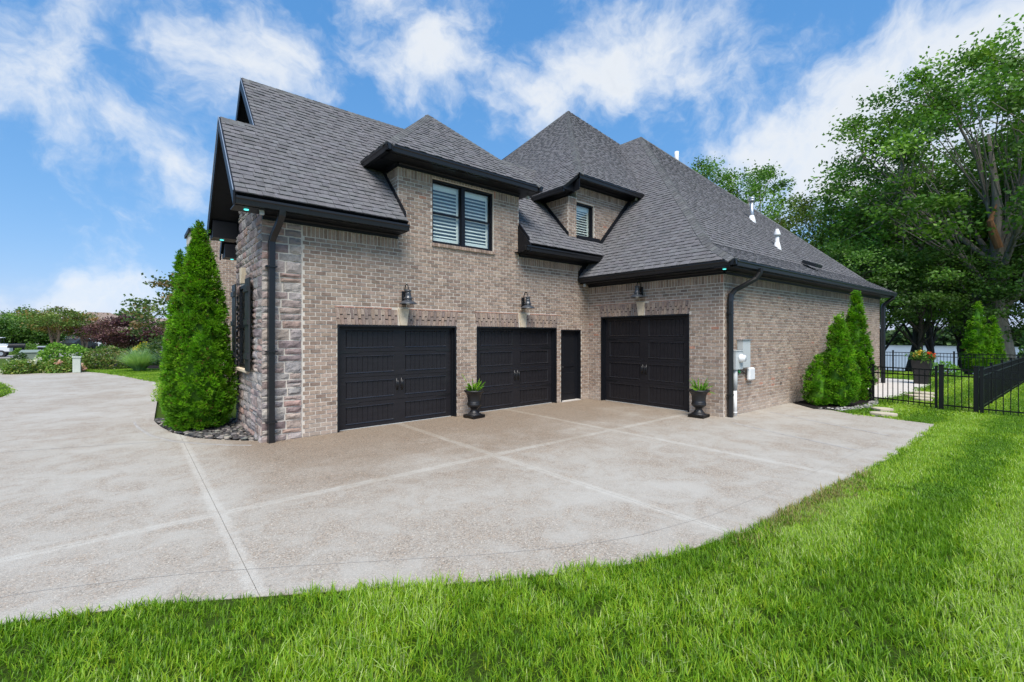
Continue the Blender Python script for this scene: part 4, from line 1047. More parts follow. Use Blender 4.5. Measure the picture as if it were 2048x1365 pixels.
# electric meter, panel and phone box on the long wall
def Cp(x, d, z): return C0 + aC * x + nC * d + UP * z
def cbar(mb, x0, x1, z0, z1, d0, d1, c=(1, 1, 1)): mb.prism([Cp(x0, d0, z0), Cp(x1, d0, z0), Cp(x1, d0, z1), Cp(x0, d0, z1)], nC * (d1 - d0), c)
em = thing('electric_meter', 'grey electric meter box with round glass meter on a white conduit', 'meter', tuple(Cp(0.42, 0.1, 0)))
mb = MB(); cbar(mb, 0.24, 0.58, 1.10, 1.53, 0.01, 0.16); cbar(mb, 0.235, 0.585, 1.53, 1.545, 0.005, 0.175); mb.build('box', 'light_grey_paint', em)
mb = MB(); mb.tube([Cp(0.46, 0.16, 1.36), Cp(0.46, 0.20, 1.36), Cp(0.46, 0.205, 1.36), Cp(0.46, 0.27, 1.36)], [0.10, 0.10, 0.085, 0.078], 20); mb.build('meter_dial', 'white_pvc', em, True)
mb = MB(); mb.tube([Cp(0.36, 0.08, -0.06), Cp(0.36, 0.08, 0.60)], 0.045, 14); mb.tube([Cp(0.36, 0.08, 0.075), Cp(0.36, 0.08, 0.10)], 0.053, 14); mb.build('conduit', 'white_pvc', em, True)
mb = MB(); mb.tube([Cp(0.36, 0.08, 0.602), Cp(0.36, 0.08, 0.66), Cp(0.36, 0.08, 0.662), Cp(0.36, 0.08, 1.10)], [0.047, 0.047, 0.056, 0.056], 14); mb.build('conduit_sleeve', 'light_grey_paint', em, True)
mb = MB(); mb.tube([Cp(0.46, 0.03, -0.06), Cp(0.46, 0.03, 1.09)], 0.012, 8); mb.build('ground_conduit', 'light_grey_paint', em, True)
ep = thing('electrical_panel', 'tall light grey disconnect panel beside the electric meter', 'panel', tuple(Cp(0.85, 0.1, 1.0)))
mb = MB(); cbar(mb, 0.62, 1.0, 1.13, 1.78, 0.01, 0.145); mb.build('box', 'light_grey_paint', ep)
mb = MB(); cbar(mb, 0.60, 1.02, 1.781, 1.80, 0.008, 0.17); mb.build('cover_lip', 'galvanised', ep)
pb = thing('phone_box', 'small rounded white utility box below the grey electrical panel', 'utility box', tuple(Cp(1.2, 0.05, 0.8)))
mb = MB(); lo_ = (0, 0, 0); mb.cbox((-0.15, -0.05, -0.16), (0.15, 0.05, 0.16), 0.035)
rot = np.array([[aC[0], nC[0], 0], [aC[1], nC[1], 0], [0, 0, 1]]); mb.v = [tuple(rot @ np.array(p) + Cp(1.18, 0.07, 0.95)) for p in mb.v]; mb.build('cover', 'white_pvc', pb)
mb = MB(); mb.tube([Cp(1.03, 0.03, 0.93), Cp(0.85, 0.04, 1.02), Cp(0.72, 0.04, 1.06), Cp(0.6, 0.04, 1.06)], 0.012, 6); mb.build('cable', 'rubber', pb)
mb = MB(); cbar(mb, 0.60, 0.70, 1.03, 1.07, 0.02, 0.05, (0.02, 0.35, 0.10)); cbar(mb, 0.655, 0.70, 0.99, 1.03, 0.02, 0.05, (0.02, 0.35, 0.10)); mb.build('ground_clamp', 'paint', pb)
for x_, z_ in ((3.62, 2.62), (3.05, 0.57)):
    mb = MB(); cbar(mb, x_, x_ + 0.08, z_, z_ + 0.055, 0.006, 0.02, (0.16, 0.12, 0.10)); mb.build('weep_vent', 'paint', wallC)
hb = thing('hose_bib', 'small brass hose tap on the long brick wall', 'tap', tuple(Cp(4.45, 0.05, 0.68)))
mb = MB(); mb.tube([Cp(4.45, 0.0, 0.70), Cp(4.45, 0.09, 0.70), Cp(4.45, 0.11, 0.64)], 0.018, 8, (0.20, 0.16, 0.10)); mb.tube([Cp(4.42, 0.07, 0.74), Cp(4.48, 0.07, 0.74)], 0.022, 8, (0.12, 0.10, 0.10)); mb.build('spout', 'paint', hb)

# ================================================================== foliage helpers
def leaf_quads(C, L, Wd, tints, droop=0.0, rn=rng, outward=None, k_out=0.0):
    """one diamond leaf for each centre"""
    n = len(C); a = rn.normal(size=(n, 3)); a[:, 2] = a[:, 2] * 0.6 - droop
    if outward is not None: a = a + outward * k_out
    a /= np.linalg.norm(a, axis=1, keepdims=True); r = rn.normal(size=(n, 3)); r[:, 2] += 0.0
    nn = np.cross(a, r); nn /= np.linalg.norm(nn, axis=1, keepdims=True) + 1e-9
    s = rn.uniform(0.7, 1.3, (n, 1)); Lx = a * (L * 0.5) * s; Wx = nn * (Wd * 0.5) * s
    V = np.stack([C - Lx, C + Wx - Lx * 0.1, C + Lx, C - Wx - Lx * 0.1], 1).reshape(-1, 3)
    F = np.arange(4 * n).reshape(n, 4); return V, F, tints
def tints(n, pal, rn=rng, j=0.18):
    pal = np.array(pal); i = rn.integers(0, len(pal), n); return np.clip(pal[i] * (1 + rn.uniform(-j, j, (n, 1))) * (1 + rn.uniform(-0.06, 0.06, (n, 3))), 0, 1)
BARKS = {'grey': (0.25, 0.225, 0.195), 'dark': (0.065, 0.055, 0.048), 'tan': (0.30, 0.21, 0.14)}
GREEN = [(0.077, 0.182, 0.0308), (0.105, 0.231, 0.0392), (0.063, 0.147, 0.0308), (0.14, 0.287, 0.049), (0.091, 0.21, 0.042)]

def tree(name, label, cat, base, height, crown_r, crown_z0, nclump, nleaf, leaf=0.16, pal=GREEN, bark='dark', trunk_r=0.2, clump_r=0.75, flat=0.55, seed=1, lean=(0, 0), stems=1, group=None, crown_c=None, shape=1.0, cut=None, limbs=9):
    rn = np.random.default_rng(seed); rr = random.Random(seed)
    t = thing(name, label, cat, base, 0, group); B = np.array(base, float)
    cz0, cz1 = crown_z0, height; cc_ = (np.array(crown_c) if crown_c is not None else np.array([lean[0], lean[1]]))
    # clump centres through the crown's volume, more towards the outside
    P_ = []
    while len(P_) < nclump:
        d = unit(rn.normal(size=3)); r = rn.uniform(0.25, 1.0) ** 0.45
        q = d * r; z = (q[2] + 1) / 2
        prof = (1 - (abs(z - 0.42) / 0.62) ** 2.2 * 0.45 * shape)
        wob = 1 + 0.28 * mnoise.noise((d[0] * 2.1 + seed, d[1] * 2.1, d[2] * 2.1))
        p = np.array([cc_[0] + q[0] * crown_r * prof * wob, cc_[1] + q[1] * crown_r * prof * wob, cz0 + (cz1 - cz0) * z])
        if cut is not None and not cut(p): continue
        P_.append(p)
    P_ = np.array(P_)
    br = MB(); bc = BARKS[bark]
    tops = []
    for s in range(stems):
        an = 6.283 * s / stems + 0.6; off = np.array([math.cos(an), math.sin(an), 0]) * (0.10 * (stems > 1)); sp_ = np.array([math.cos(an), math.sin(an), 0]) * (crown_r * 0.28 * (stems > 1))
        tp = np.array([cc_[0] * 0.6, cc_[1] * 0.6, cz0 + (cz1 - cz0) * 0.62]) + sp_
        pts = [B + off + (tp - off) * x + np.array([rr.uniform(-1, 1), rr.uniform(-1, 1), 0]) * 0.025 * height * (0 < x < 1) * 0.6 for x in (0, 0.12, 0.3, 0.5, 0.75, 1.0)]
        br.tube(pts, [trunk_r * 1.35, trunk_r * 1.0, trunk_r * 0.86, trunk_r * 0.66, trunk_r * 0.4, trunk_r * 0.14], 9, bc); tops.append(pts)
    # main limbs to groups of clumps, branches to each clump
    k = min(limbs, nclump); cen = P_[rn.choice(nclump, k, replace=False)]
    for _ in range(5):
        lab = np.argmin(((P_[:, None] - cen[None]) ** 2).sum(-1), 1)
        cen = np.array([P_[lab == i].mean(0) if (lab == i).any() else cen[i] for i in range(k)])
    for i in range(k):
        pts = tops[i % len(tops)]; end = B + cen[i]
        zt = np.clip((cen[i][2] - cz0) / (cz1 - cz0) * 0.6 + 0.1, 0.1, 0.75); s0 = 1 + zt * (len(pts) - 2.2); i0 = int(s0); st = pts[i0] + (pts[min(i0 + 1, len(pts) - 1)] - pts[i0]) * (s0 - i0)
        mid = (st + end) / 2 + np.array([rr.uniform(-1, 1), rr.uniform(-1, 1), rr.uniform(0.2, 1.0)]) * 0.08 * np.linalg.norm(end - st)
        r0 = trunk_r * 0.45 * (1 - 0.5 * zt); br.tube([st, st * 0.55 + mid * 0.45, mid, mid * 0.4 + end * 0.6, end], [r0, r0 * 0.8, r0 * 0.6, r0 * 0.4, r0 * 0.22], 6, bc, cap=False)
        for p in P_[lab == i]:
            q = B + p; s = rr.uniform(0.35, 1.0); a_ = (st * (1 - s) + mid * s) if s < 0.6 else (mid * (1 - s) + end * s)
            m_ = (a_ + q) / 2 + np.array([rr.uniform(-1, 1), rr.uniform(-1, 1), rr.uniform(-0.3, 0.6)]) * 0.1 * np.linalg.norm(q - a_)
            br.tube([a_, m_, q], [r0 * 0.26, r0 * 0.17, r0 * 0.05], 4, bc, cap=False)
    br.build('trunk', 'bark', t, True)
    n = nclump * nleaf; idx = np.repeat(np.arange(nclump), nleaf)
    sc_ = rn.uniform(0.6, 1.35, (nclump, 1))[idx]; off = rn.normal(size=(n, 3)) * np.array([1, 1, flat]) * clump_r * 0.52 * sc_
    Cn = B + P_[idx] + off
    ct = tints(nclump, pal, rn, 0.22)[idx]; tt = np.clip(ct * (1 + rn.uniform(-0.22, 0.22, (n, 1))), 0, 1)
    V, F, T = leaf_quads(Cn, leaf, leaf * 0.62, tt, 0.15, rn)
    np_mesh('crown', V, F, T, 'leaf', t)
    return t

def shrub(name, label, base, rx, ry, h, n, leaf, pal, seed, flowers=None, cat='shrub', group=None, lumps=9):
    rn = np.random.default_rng(seed); t = thing(name, label, cat, base, 0, group); B = np.array(base, float)
    d = rn.normal(size=(n, 3)); d[:, 2] = np.abs(d[:, 2]) * 0.9 - 0.12; d /= np.linalg.norm(d, axis=1, keepdims=True)
    lc = rn.normal(size=(lumps, 3)); lc[:, 2] = np.abs(lc[:, 2]); lc /= np.linalg.norm(lc, axis=1, keepdims=True)
    near = (d @ lc.T).max(1); r = (0.78 + 0.30 * np.clip((near - 0.75) / 0.25, 0, 1)) * rn.uniform(0.35, 1.0, n) ** 0.22
    Cn = B + np.stack([d[:, 0] * rx * r, d[:, 1] * ry * r, np.maximum(0.02, d[:, 2] * h * r)], 1)
    V, F, T = leaf_quads(Cn, leaf, leaf * 0.6, tints(n, pal, rn, 0.25), -0.1, rn, d, 0.6)
    np_mesh('foliage', V, F, T, 'leaf', t)
    st = MB(); rr = random.Random(seed)
    for k in range(7):
        an = rr.uniform(0, 6.28); e_ = B + V3(math.cos(an) * rx * 0.5, math.sin(an) * ry * 0.5, h * 0.7); st.tube([B + V3(math.cos(an) * 0.05, math.sin(an) * 0.05, -0.02), (B + e_) / 2 + V3(0, 0, 0.05), e_], [0.018, 0.012, 0.005], 5, (0.12, 0.09, 0.06))
    st.build('stems', 'bark', t)
    if flowers:
        cnt, size, fpal = flowers; k = 0
        while k < cnt:
            dd = unit((rr.gauss(0, 1), rr.gauss(0, 1), abs(rr.gauss(0, 1)))); p = B + dd * np.array([rx, ry, h]) * rr.uniform(0.92, 1.03)
            m_ = 26; o = rn.normal(size=(m_, 3)) * size * 0.4; fv, ff_, ft = leaf_quads(p + o, size * 0.6, size * 0.5, tints(m_, fpal, rn, 0.08), 0, rn)
            np_mesh('flower_head', fv, ff_, ft, 'leaf', t); k += 1
    return t

THUJA = [(0.089, 0.2469, 0.0064), (0.1203, 0.3099, 0.0077), (0.1568, 0.3679, 0.0096), (0.068, 0.1937, 0.0064), (0.2091, 0.426, 0.016), (0.1045, 0.2711, 0.0077)]
def thuja(label, base, cones, n, seed, spray=0.10, group=None, cat='conifer', pal=THUJA):
    """arborvitae: upright scale-leaf sprays over one or more leaders; cones = (dx, dy, height, radius, share)"""
    rn = np.random.default_rng(seed); t = thing('arborvitae', label, cat, base, 0, group); B = np.array(base, float); AV, AF, AT = [], [], []; o = 0; tk = MB()
    tsh = sum(c[4] for c in cones)
    for ci, (dx, dy, hgt, rad, share) in enumerate(cones):
        m_ = int(n * share / tsh); z = rn.beta(1.05, 1.45, m_); th = rn.uniform(0, 6.283, m_)
        # the sprays gather into puffs that stand proud of the gaps between them
        nc = max(60, m_ // 24); zc_ = rn.beta(1.05, 1.45, nc) * hgt; tc_ = rn.uniform(0, 6.283, nc); own = rn.integers(0, nc, m_); pr_ = np.interp(zc_ / hgt, [0, 0.1, 0.2, 0.45, 0.64, 0.84, 1.0], [0.74, 0.95, 1.0, 0.82, 0.60, 0.30, 0.03])
        lump = np.array([mnoise.noise((math.cos(a) * 1.5 + seed, math.sin(a) * 1.5 + ci * 5, q * 1.7)) for a, q in zip(tc_, zc_)])
        rc = rad * pr_ * (1 + 0.16 * lump) - 0.03 - rn.uniform(0, 0.06, nc) * rad; inner = rn.random(nc) < 0.35; rc = np.where(inner, rc * 0.80, rc)
        cen = np.stack([B[0] + dx + rc * np.cos(tc_), B[1] + dy + rc * np.sin(tc_), B[2] + 0.05 + zc_], 1)
        pw = spray * rn.uniform(0.8, 1.4, nc)
        dd = rn.normal(size=(m_, 3)); dd /= np.linalg.norm(dd, axis=1, keepdims=True)
        oc = np.stack([np.cos(tc_), np.sin(tc_), np.full(nc, 0.55)], 1)[own]; dd = dd + oc * 0.75
        ce = cen[own] + dd * pw[own][:, None] * rn.uniform(0.5, 1.05, (m_, 1)); ce[:, 2] = np.maximum(ce[:, 2], B[2] + 0.03)
        th = tc_[own]; lump = lump[own]; dep = 0
        out = dd + np.array([0, 0, 0.35]) + rn.normal(size=(m_, 3)) * 0.25; out /= np.linalg.norm(out, axis=1, keepdims=True)
        tang = np.stack([-np.sin(th), np.cos(th), np.zeros(m_)], 1) + rn.normal(size=(m_, 3)) * 0.6
        tang -= out * (tang * out).sum(1, keepdims=True); tang /= np.linalg.norm(tang, axis=1, keepdims=True)
        bt = tints(nc, pal, rn, 0.22)[own] * (1 + 0.15 * lump[:, None]); brown = rn.random(m_) < 0.03; bt[brown] = (0.16, 0.10, 0.03)
        for fan in (-0.65, -0.2, 0.25, 0.7):
            ax = out * math.cos(fan) + tang * math.sin(fan); ln = spray * (1.0 if abs(fan) < 0.3 else 0.75) * rn.uniform(0.7, 1.25, (m_, 1))
            sd2 = np.cross(ax, np.cross(ax, tang) * 0.4 + rn.normal(size=(m_, 3)) * 0.5); sd2 /= np.linalg.norm(sd2, axis=1, keepdims=True) + 1e-9; wd = spray * 0.12
            V = np.stack([ce - ax * ln * 0.2, ce + ax * ln * 0.45 + sd2 * wd, ce + ax * ln, ce + ax * ln * 0.45 - sd2 * wd], 1).reshape(-1, 3)
            AV.append(V); AF.append(np.arange(4 * m_).reshape(m_, 4) + o); AT.append(np.clip(bt * rn.uniform(0.85, 1.15, (m_, 1)), 0, 1)); o += 4 * m_
        bp = B + V3(dx, dy, 0); tk.tube([bp * [1, 1, 1] + V3(0, 0, -0.05), bp + V3(0, 0, hgt * 0.5), bp + V3(0, 0, hgt * 0.96)], [0.05, 0.03, 0.006], 7, (0.13, 0.085, 0.055))
        rr = random.Random(seed + ci)
        for k in range(int(26 * share)):
            zz_ = rr.uniform(0.08, 0.85) * hgt; a = rr.uniform(0, 6.28); e_ = rad * (1 - zz_ / hgt) * 0.8
            tk.tube([bp + V3(0, 0, zz_), bp + V3(math.cos(a) * e_ * 0.6, math.sin(a) * e_ * 0.6, zz_ + 0.1), bp + V3(math.cos(a) * e_, math.sin(a) * e_, zz_ + 0.3)], [0.014, 0.010, 0.004], 4, (0.13, 0.085, 0.055))
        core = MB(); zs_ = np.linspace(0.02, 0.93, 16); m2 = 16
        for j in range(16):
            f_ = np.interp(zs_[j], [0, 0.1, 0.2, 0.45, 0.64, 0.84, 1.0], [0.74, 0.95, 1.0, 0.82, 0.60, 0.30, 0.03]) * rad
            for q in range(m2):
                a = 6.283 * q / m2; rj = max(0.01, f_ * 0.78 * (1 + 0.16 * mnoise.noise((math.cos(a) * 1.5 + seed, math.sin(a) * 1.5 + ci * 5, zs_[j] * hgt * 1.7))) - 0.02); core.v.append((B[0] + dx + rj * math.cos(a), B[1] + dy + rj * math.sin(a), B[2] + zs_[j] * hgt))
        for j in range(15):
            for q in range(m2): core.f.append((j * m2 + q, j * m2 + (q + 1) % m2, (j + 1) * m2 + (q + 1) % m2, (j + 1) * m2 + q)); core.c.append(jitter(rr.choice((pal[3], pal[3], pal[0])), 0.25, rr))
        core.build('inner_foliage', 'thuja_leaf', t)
    tk.build('trunk', 'bark', t)
    np_mesh('foliage', np.concatenate(AV), np.concatenate(AF), np.concatenate(AT), 'thuja_leaf', t)
    return t
thuja('tall bright green arborvitae with a second leader beside the stone wall', (1.08, 11.2, 0.0), [(0, 0, 4.10, 0.60, 1.0), (-0.31, 0.30, 3.55, 0.24, 0.26)], 42000, 3, 0.056)
thuja('short wide arborvitae with a low side leader against the long wall', (14.65, 3.82, 0.0), [(0, -0.05, 2.32, 0.45, 1.0), (-0.36, 0.30, 1.30, 0.34, 0.4), (0.9, 0.10, 2.50, 0.27, 0.4)], 17000, 5, 0.058)
thuja('slender tall arborvitae by the garden gate post', (16.42, 3.78, 0.0), [(0, 0, 3.10, 0.39, 1.0)], 13000, 6, 0.058)
thuja('bushy double arborvitae standing alone in the fenced yard', (33.0, 2.55, 0.0), [(0, 0, 3.5, 0.52, 1.0), (0.5, -0.5, 2.7, 0.40, 0.7)], 11000, 9, 0.085)

# pebble bed round the tall arborvitae, dark bed by the wall
mb = MB(); mb.prism([(p[0], p[1], -0.10) for p in (BED + [(1.82, 13.0)])], (0, 0, 0.075)); tag(mb.build('pebble_bed', 'mulch'), 'dark soil bed under the black pebbles at the stone corner', 'bed', kind='structure')
def pebbles(name, label, poly, n, lo, hi, pal, seed, cam_sort=False):
    rn = random.Random(seed); po = [np.array(p) for p in poly]; xs = [p[0] for p in po]; ys = [p[1] for p in po]; V, F, Cc = [], [], []
    def inside(p):
        c = False
        for i in range(len(po)):
            a, b_ = po[i], po[i - 1]
            if (a[1] > p[1]) != (b_[1] > p[1]) and p[0] < (b_[0] - a[0]) * (p[1] - a[1]) / (b_[1] - a[1]) + a[0]: c = not c
        return c
    k = 0
    while k < n:
        p = (rn.uniform(min(xs), max(xs)), rn.uniform(min(ys), max(ys)))
        if not inside(p): continue
        k += 1; s = rn.uniform(lo, hi); a = rn.uniform(0, 3.14); ca, sa = math.cos(a), math.sin(a); el = rn.uniform(1.0, 1.7); hz = rn.uniform(0.42, 0.7); i0 = len(V); zc = -0.02 + rn.uniform(0, 0.045)
        for j, (rr_, zz_) in enumerate(((0.55, -0.8), (1.0, -0.1), (0.82, 0.55), (0.35, 0.95))):
            for q in range(7):
                t = 6.283 * q / 7 + j * 0.3; w = 1 + rn.uniform(-0.14, 0.14); lx, ly = rr_ * math.cos(t) * s * el * w, rr_ * math.sin(t) * s * w
                V.append((p[0] + ca * lx - sa * ly, p[1] + sa * lx + ca * ly, zc + zz_ * s * hz))
        c = jitter(rn.choice(pal), 0.2, rn)
        for j in range(3):
            for q in range(7): F.append((i0 + j * 7 + q, i0 + j * 7 + (q + 1) % 7, i0 + (j + 1) * 7 + (q + 1) % 7, i0 + (j + 1) * 7 + q)); Cc.append(c)
        F.append((i0 + 21, i0 + 22, i0 + 23, i0 + 24)); Cc.append(c); F.append((i0 + 24, i0 + 25, i0 + 26, i0 + 21)); Cc.append(c)
    return tag(np_mesh(name, V, F, Cc, 'pebble', smooth=True), label, 'pebbles', kind='stuff')
pebbles('river_pebbles', 'dark grey river pebbles in the bed under the tall arborvitae', [(p[0] + 0.03, p[1] + 0.02) for p in BED] + [(1.74, 13.0)], 1500, 0.022, 0.048, [(0.055, 0.052, 0.052), (0.08, 0.075, 0.072), (0.12, 0.115, 0.105), (0.19, 0.18, 0.165), (0.045, 0.045, 0.048), (0.26, 0.235, 0.205)], 4)
bed2 = [(14.20, 4.72), (13.5, 4.0), (13.7, 3.55), (14.6, 3.25), (15.6, 3.20), (16.9, 3.45), (17.0, 4.62)]
mb = MB(); mb.prism([(p[0], p[1], -0.10) for p in bed2], (0, 0, 0.118)); tag(mb.build('mulch_bed', 'mulch'), 'black mulch bed along the long brick wall', 'bed', kind='structure')
pebbles('bed_gravel', 'pale gravel edging of the mulch bed by the long wall', [(13.6, 3.95), (13.75, 3.45), (14.6, 3.16), (15.6, 3.12), (17, 3.38), (17, 3.55), (15.6, 3.32), (14.7, 3.40), (13.95, 3.7)], 450, 0.018, 0.036, [(0.30, 0.29, 0.27), (0.22, 0.21, 0.20), (0.38, 0.37, 0.34), (0.12, 0.12, 0.12)], 8)

# ================================================================== fence, gate, garden behind it
def picket_mesh(h):
    mb = MB(); mb.box((-0.008, -0.008, 0.04), (0.008, 0.008, h)); me = bpy.data.meshes.new('picket'); me.from_pydata(mb.v, [], mb.f); me.materials.append(MATS['fence_black']); return me
PM = picket_mesh(1.02)
def fence_run(label, p0, p1, h=1.06, posts=(1, 1), extra=2.4, gate=False, post_r=0.03, z=0.0):
    p0, p1 = V3(*p0, z), V3(*p1, z); e = unit(p1 - p0); L = float(np.linalg.norm(p1 - p0)); nn = V3(-e[1], e[0], 0)
    t = thing('garden_gate' if gate else 'fence', label, 'gate' if gate else 'fence', tuple(p0), 0, None if gate else 'black metal picket fences')
    def rail(zz_, hh=0.032): mb = MB(); mb.prism([p0 + nn * 0.014 + UP * zz_, p1 + nn * 0.014 + UP * zz_, p1 + nn * 0.014 + UP * (zz_ + hh), p0 + nn * 0.014 + UP * (zz_ + hh)], -nn * 0.028); mb.build('rail', 'fence_black', t)
    for zz_ in (0.10, h - 0.20, h - 0.035): rail(zz_)
    k = max(1, round(L / extra)) if extra else 1
    for i in range(k + 1):
        if (i == 0 and not posts[0]) or (i == k and not posts[1]): continue
        c = p0 + e * L * i / k; mb = MB(); mb.cbox((c[0] - post_r, c[1] - post_r, z - 0.05), (c[0] + post_r, c[1] + post_r, z + h + 0.07), 0.004); mb.prism([c + V3(-post_r - 0.01, -post_r - 0.01, h + 0.071), c + V3(post_r + 0.01, -post_r - 0.01, h + 0.071), c + V3(post_r + 0.01, post_r + 0.01, h + 0.071), c + V3(-post_r - 0.01, post_r + 0.01, h + 0.071)], UP * 0.018); mb.build('post', 'fence_black', t)
    c = int(L / 0.118)
    for i in range(1, c):
        q = p0 + e * L * i / c - p0; o = bpy.data.objects.new('picket', PM); col.objects.link(o); o.parent = t; o.location = q; o.rotation_euler = (0, 0, math.atan2(e[1], e[0])); o.scale = (1, 1, (h - 0.02) / 1.02)
    return t
fence_run('short black fence panel between the brick wall and the gate', (16.55, 4.55), (16.40, 3.46), posts=(0, 0), extra=0)
gt = fence_run('black metal garden gate with arched latch post across the lawn', (16.36, 3.36), (15.98, 1.98), h=1.02, posts=(1, 1), extra=0, gate=True, post_r=0.026)
mb = MB(); mb.cbox((16.345, 3.40, -0.05), (16.405, 3.46, 1.27), 0.005); mb.build('latch_post', 'fence_black', gt)
mb = MB(); mb.cbox((16.33, 3.34, 0.80), (16.42, 3.42, 0.88), 0.01); mb.build('latch', 'fence_black', gt)
fence_run('black metal fence panel between the gate and the corner post', (15.95, 1.88), (15.80, 1.24), posts=(1, 1), extra=0, post_r=0.045)
fence_run('black metal fence running beside the open front lawn', (15.76, 1.14), (15.40, -5.0), posts=(1, 1), extra=2.4, post_r=0.035)
fence_run('long black metal fence leading from the corner post to the lake', (15.88, 1.22), (29.4, 0.70), posts=(0, 1), extra=2.4)
fence_run('black metal fence across the far end of the yard above the lake', (29.4, 0.80), (29.9, 12.0), posts=(0, 1), extra=2.4)
# walk, stepping stones
mb = MB(); mb.prism([(p[0], p[1], -0.08) for p in ((16.55, 3.50), (17.8, 3.22), (20.5, 3.0), (24.2, 3.1), (25.5, 3.6), (25.5, 6.5), (22.6, 6.5), (22.6, 4.45), (16.9, 4.60))], (0, 0, 0.084)); tag(mb.build('garden_walk', 'walk_concrete'), 'pale concrete walk curving round the house end', 'walk', kind='structure')
def flag(c, rx, ry, seed, label):
    rn = random.Random(seed); q = [(c[0] + rx * math.cos(a) * rn.uniform(0.8, 1.1), c[1] + ry * math.sin(a) * rn.uniform(0.8, 1.1), 0.0) for a in np.linspace(0, 6.283, 9)[:-1]]
    mb = MB(); mb.prism(q, (0, 0, 0.045)); mb.prism([(c[0] + (p[0] - c[0]) * 0.94, c[1] + (p[1] - c[1]) * 0.94, 0.046) for p in q], (0, 0, 0.008)); return tag(mb.build('stepping_stone', 'flagstone'), label, 'paving', 'flat stepping stones in the lawn')
flag((19.7, 2.72), 0.34, 0.30, 1, 'buff stepping stone inside the gate nearest the concrete walk'); flag((18.7, 2.68), 0.33, 0.36, 2, 'buff stepping stone in the middle inside the garden gate'); flag((17.8, 2.50), 0.26, 0.24, 3, 'small buff stepping stone just inside the garden gate')
flag((13.75, 2.62), 0.24, 0.30, 4, 'buff stepping stone at the edge of the driveway tip'); flag((14.6, 2.80), 0.24, 0.24, 5, 'buff stepping stone half sunk in grass outside the gate')
# tall square planter with flowers
pt = thing('tall_planter', 'tall tapered charcoal planter with red and yellow flowers', 'planter', (23.75, 3.35, 0.0)); mb = MB()
q0 = [(23.75 + sx * 0.20, 3.35 + sy * 0.20, 0.004) for sx, sy in ((-1, -1), (1, -1), (1, 1), (-1, 1))]; q1 = [(23.75 + sx * 0.29, 3.35 + sy * 0.29, 0.92) for sx, sy in ((-1, -1), (1, -1), (1, 1), (-1, 1))]
mb.add(q0 + q1, [(3, 2, 1, 0), (4, 5, 6, 7)] + [(i, (i + 1) % 4, 4 + (i + 1) % 4, 4 + i) for i in range(4)]); mb.build('pot', 'urn_resin', pt)
rn_ = np.random.default_rng(77); n = 900; Cn = np.array([23.75, 3.35, 0.93]) + rn_.normal(size=(n, 3)) * np.array([0.15, 0.15, 0.09]) + np.array([0, 0, 0.12])
V, F, T = leaf_quads(Cn, 0.11, 0.07, tints(n, GREEN + [(0.16, 0.26, 0.05)], rn_), 0, rn_); np_mesh('foliage', V, F, T, 'leaf', pt)
for k, (dx, dy, dz, pal_) in enumerate(((-0.1, -0.35, 0.2, [(0.70, 0.09, 0.02)]), (0.1, -0.42, 0.14, [(0.62, 0.10, 0.03)]), (-0.3, 0.1, 0.25, [(0.65, 0.45, 0.05)]), (-0.38, 0.2, 0.16, [(0.6, 0.42, 0.08)]))):
    V, F, T = leaf_quads(np.array([23.75 + dx * 0.6, 3.35 + dy * 0.6, 0.96 + dz]) + rn_.normal(size=(40, 3)) * 0.055, 0.09, 0.07, tints(40, pal_, rn_, 0.1), 0, rn_); np_mesh('flower', V, F, T, 'leaf', pt)
# gas meter behind the gate
gm = thing('gas_meter', 'small grey gas meter on pipes behind the gate post', 'meter', (18.2, 4.35, 0)); mb = MB(); mb.cbox((18.05, 4.22, 0.35), (18.35, 4.45, 0.70), 0.04); mb.tube([(18.12, 4.4, 0), (18.12, 4.4, 0.95), (18.12, 4.55, 0.98)], 0.022, 8); mb.tube([(18.28, 4.4, 0), (18.28, 4.4, 0.4)], 0.022, 8); mb.lathe([(0.10, 0.75), (0.13, 0.80), (0.13, 0.86), (0.05, 0.92)], (18.12, 4.33, 0), 14); mb.build('meter_body', 'light_grey_paint', gm)

# ================================================================== trees towards the lake
def gz(u, v): return float(terr(np.array(u), np.array(v)))
G1 = [(0.0861, 0.1944, 0.0229), (0.1206, 0.2511, 0.0306), (0.0723, 0.1588, 0.0229), (0.1637, 0.3078, 0.0383), (0.1034, 0.2187, 0.0306)]
G2 = [(0.1034, 0.1701, 0.0318), (0.1292, 0.2106, 0.0383), (0.1464, 0.1863, 0.0446), (0.0861, 0.1458, 0.0281)]
G3 = [(0.0654, 0.1377, 0.0229), (0.0861, 0.1782, 0.0256), (0.0551, 0.1134, 0.0204), (0.1119, 0.2106, 0.0306)]
grp = 'broadleaf trees above the lake shore'
def lt(label, u, v, h, r, z0, ncl, nl, seed, **kw):
    b_ = gz(u, v); return tree('broadleaf_tree', label, 'tree', (u, v, b_), h - b_, r, z0 - b_, ncl, nl, seed=seed, group=grp, **kw)
t1 = lt('huge spreading maple with a torn limb stub and bare forking limbs', 39.8, 1.9, 19.8, 8.8, 5.0, 360, 165, 21, leaf=0.23, pal=G1, bark='grey', trunk_r=0.52, clump_r=1.1, crown_c=(0.6, 1.2), limbs=13, shape=0.8, cut=lambda p: not (6.5 < p[2] < 15 and p[0] < 1.5 and abs(p[1] - 0.4) < 1.25))
st = MB(); st.tube([(39.62, 2.15, 7.1), (39.45, 2.35, 7.9), (39.3, 2.5, 8.7), (39.55, 2.25, 9.7)], [0.20, 0.20, 0.15, 0.03], 9, (0.34, 0.17, 0.085)); st.build('torn_limb', 'bark', t1)
lt('leafy maple with a slim dark trunk next to the end of the house', 43.6, 6.6, 13.6, 5.6, 3.6, 130, 141, 22, leaf=0.21, pal=G3, bark='dark', trunk_r=0.26, clump_r=1.15)
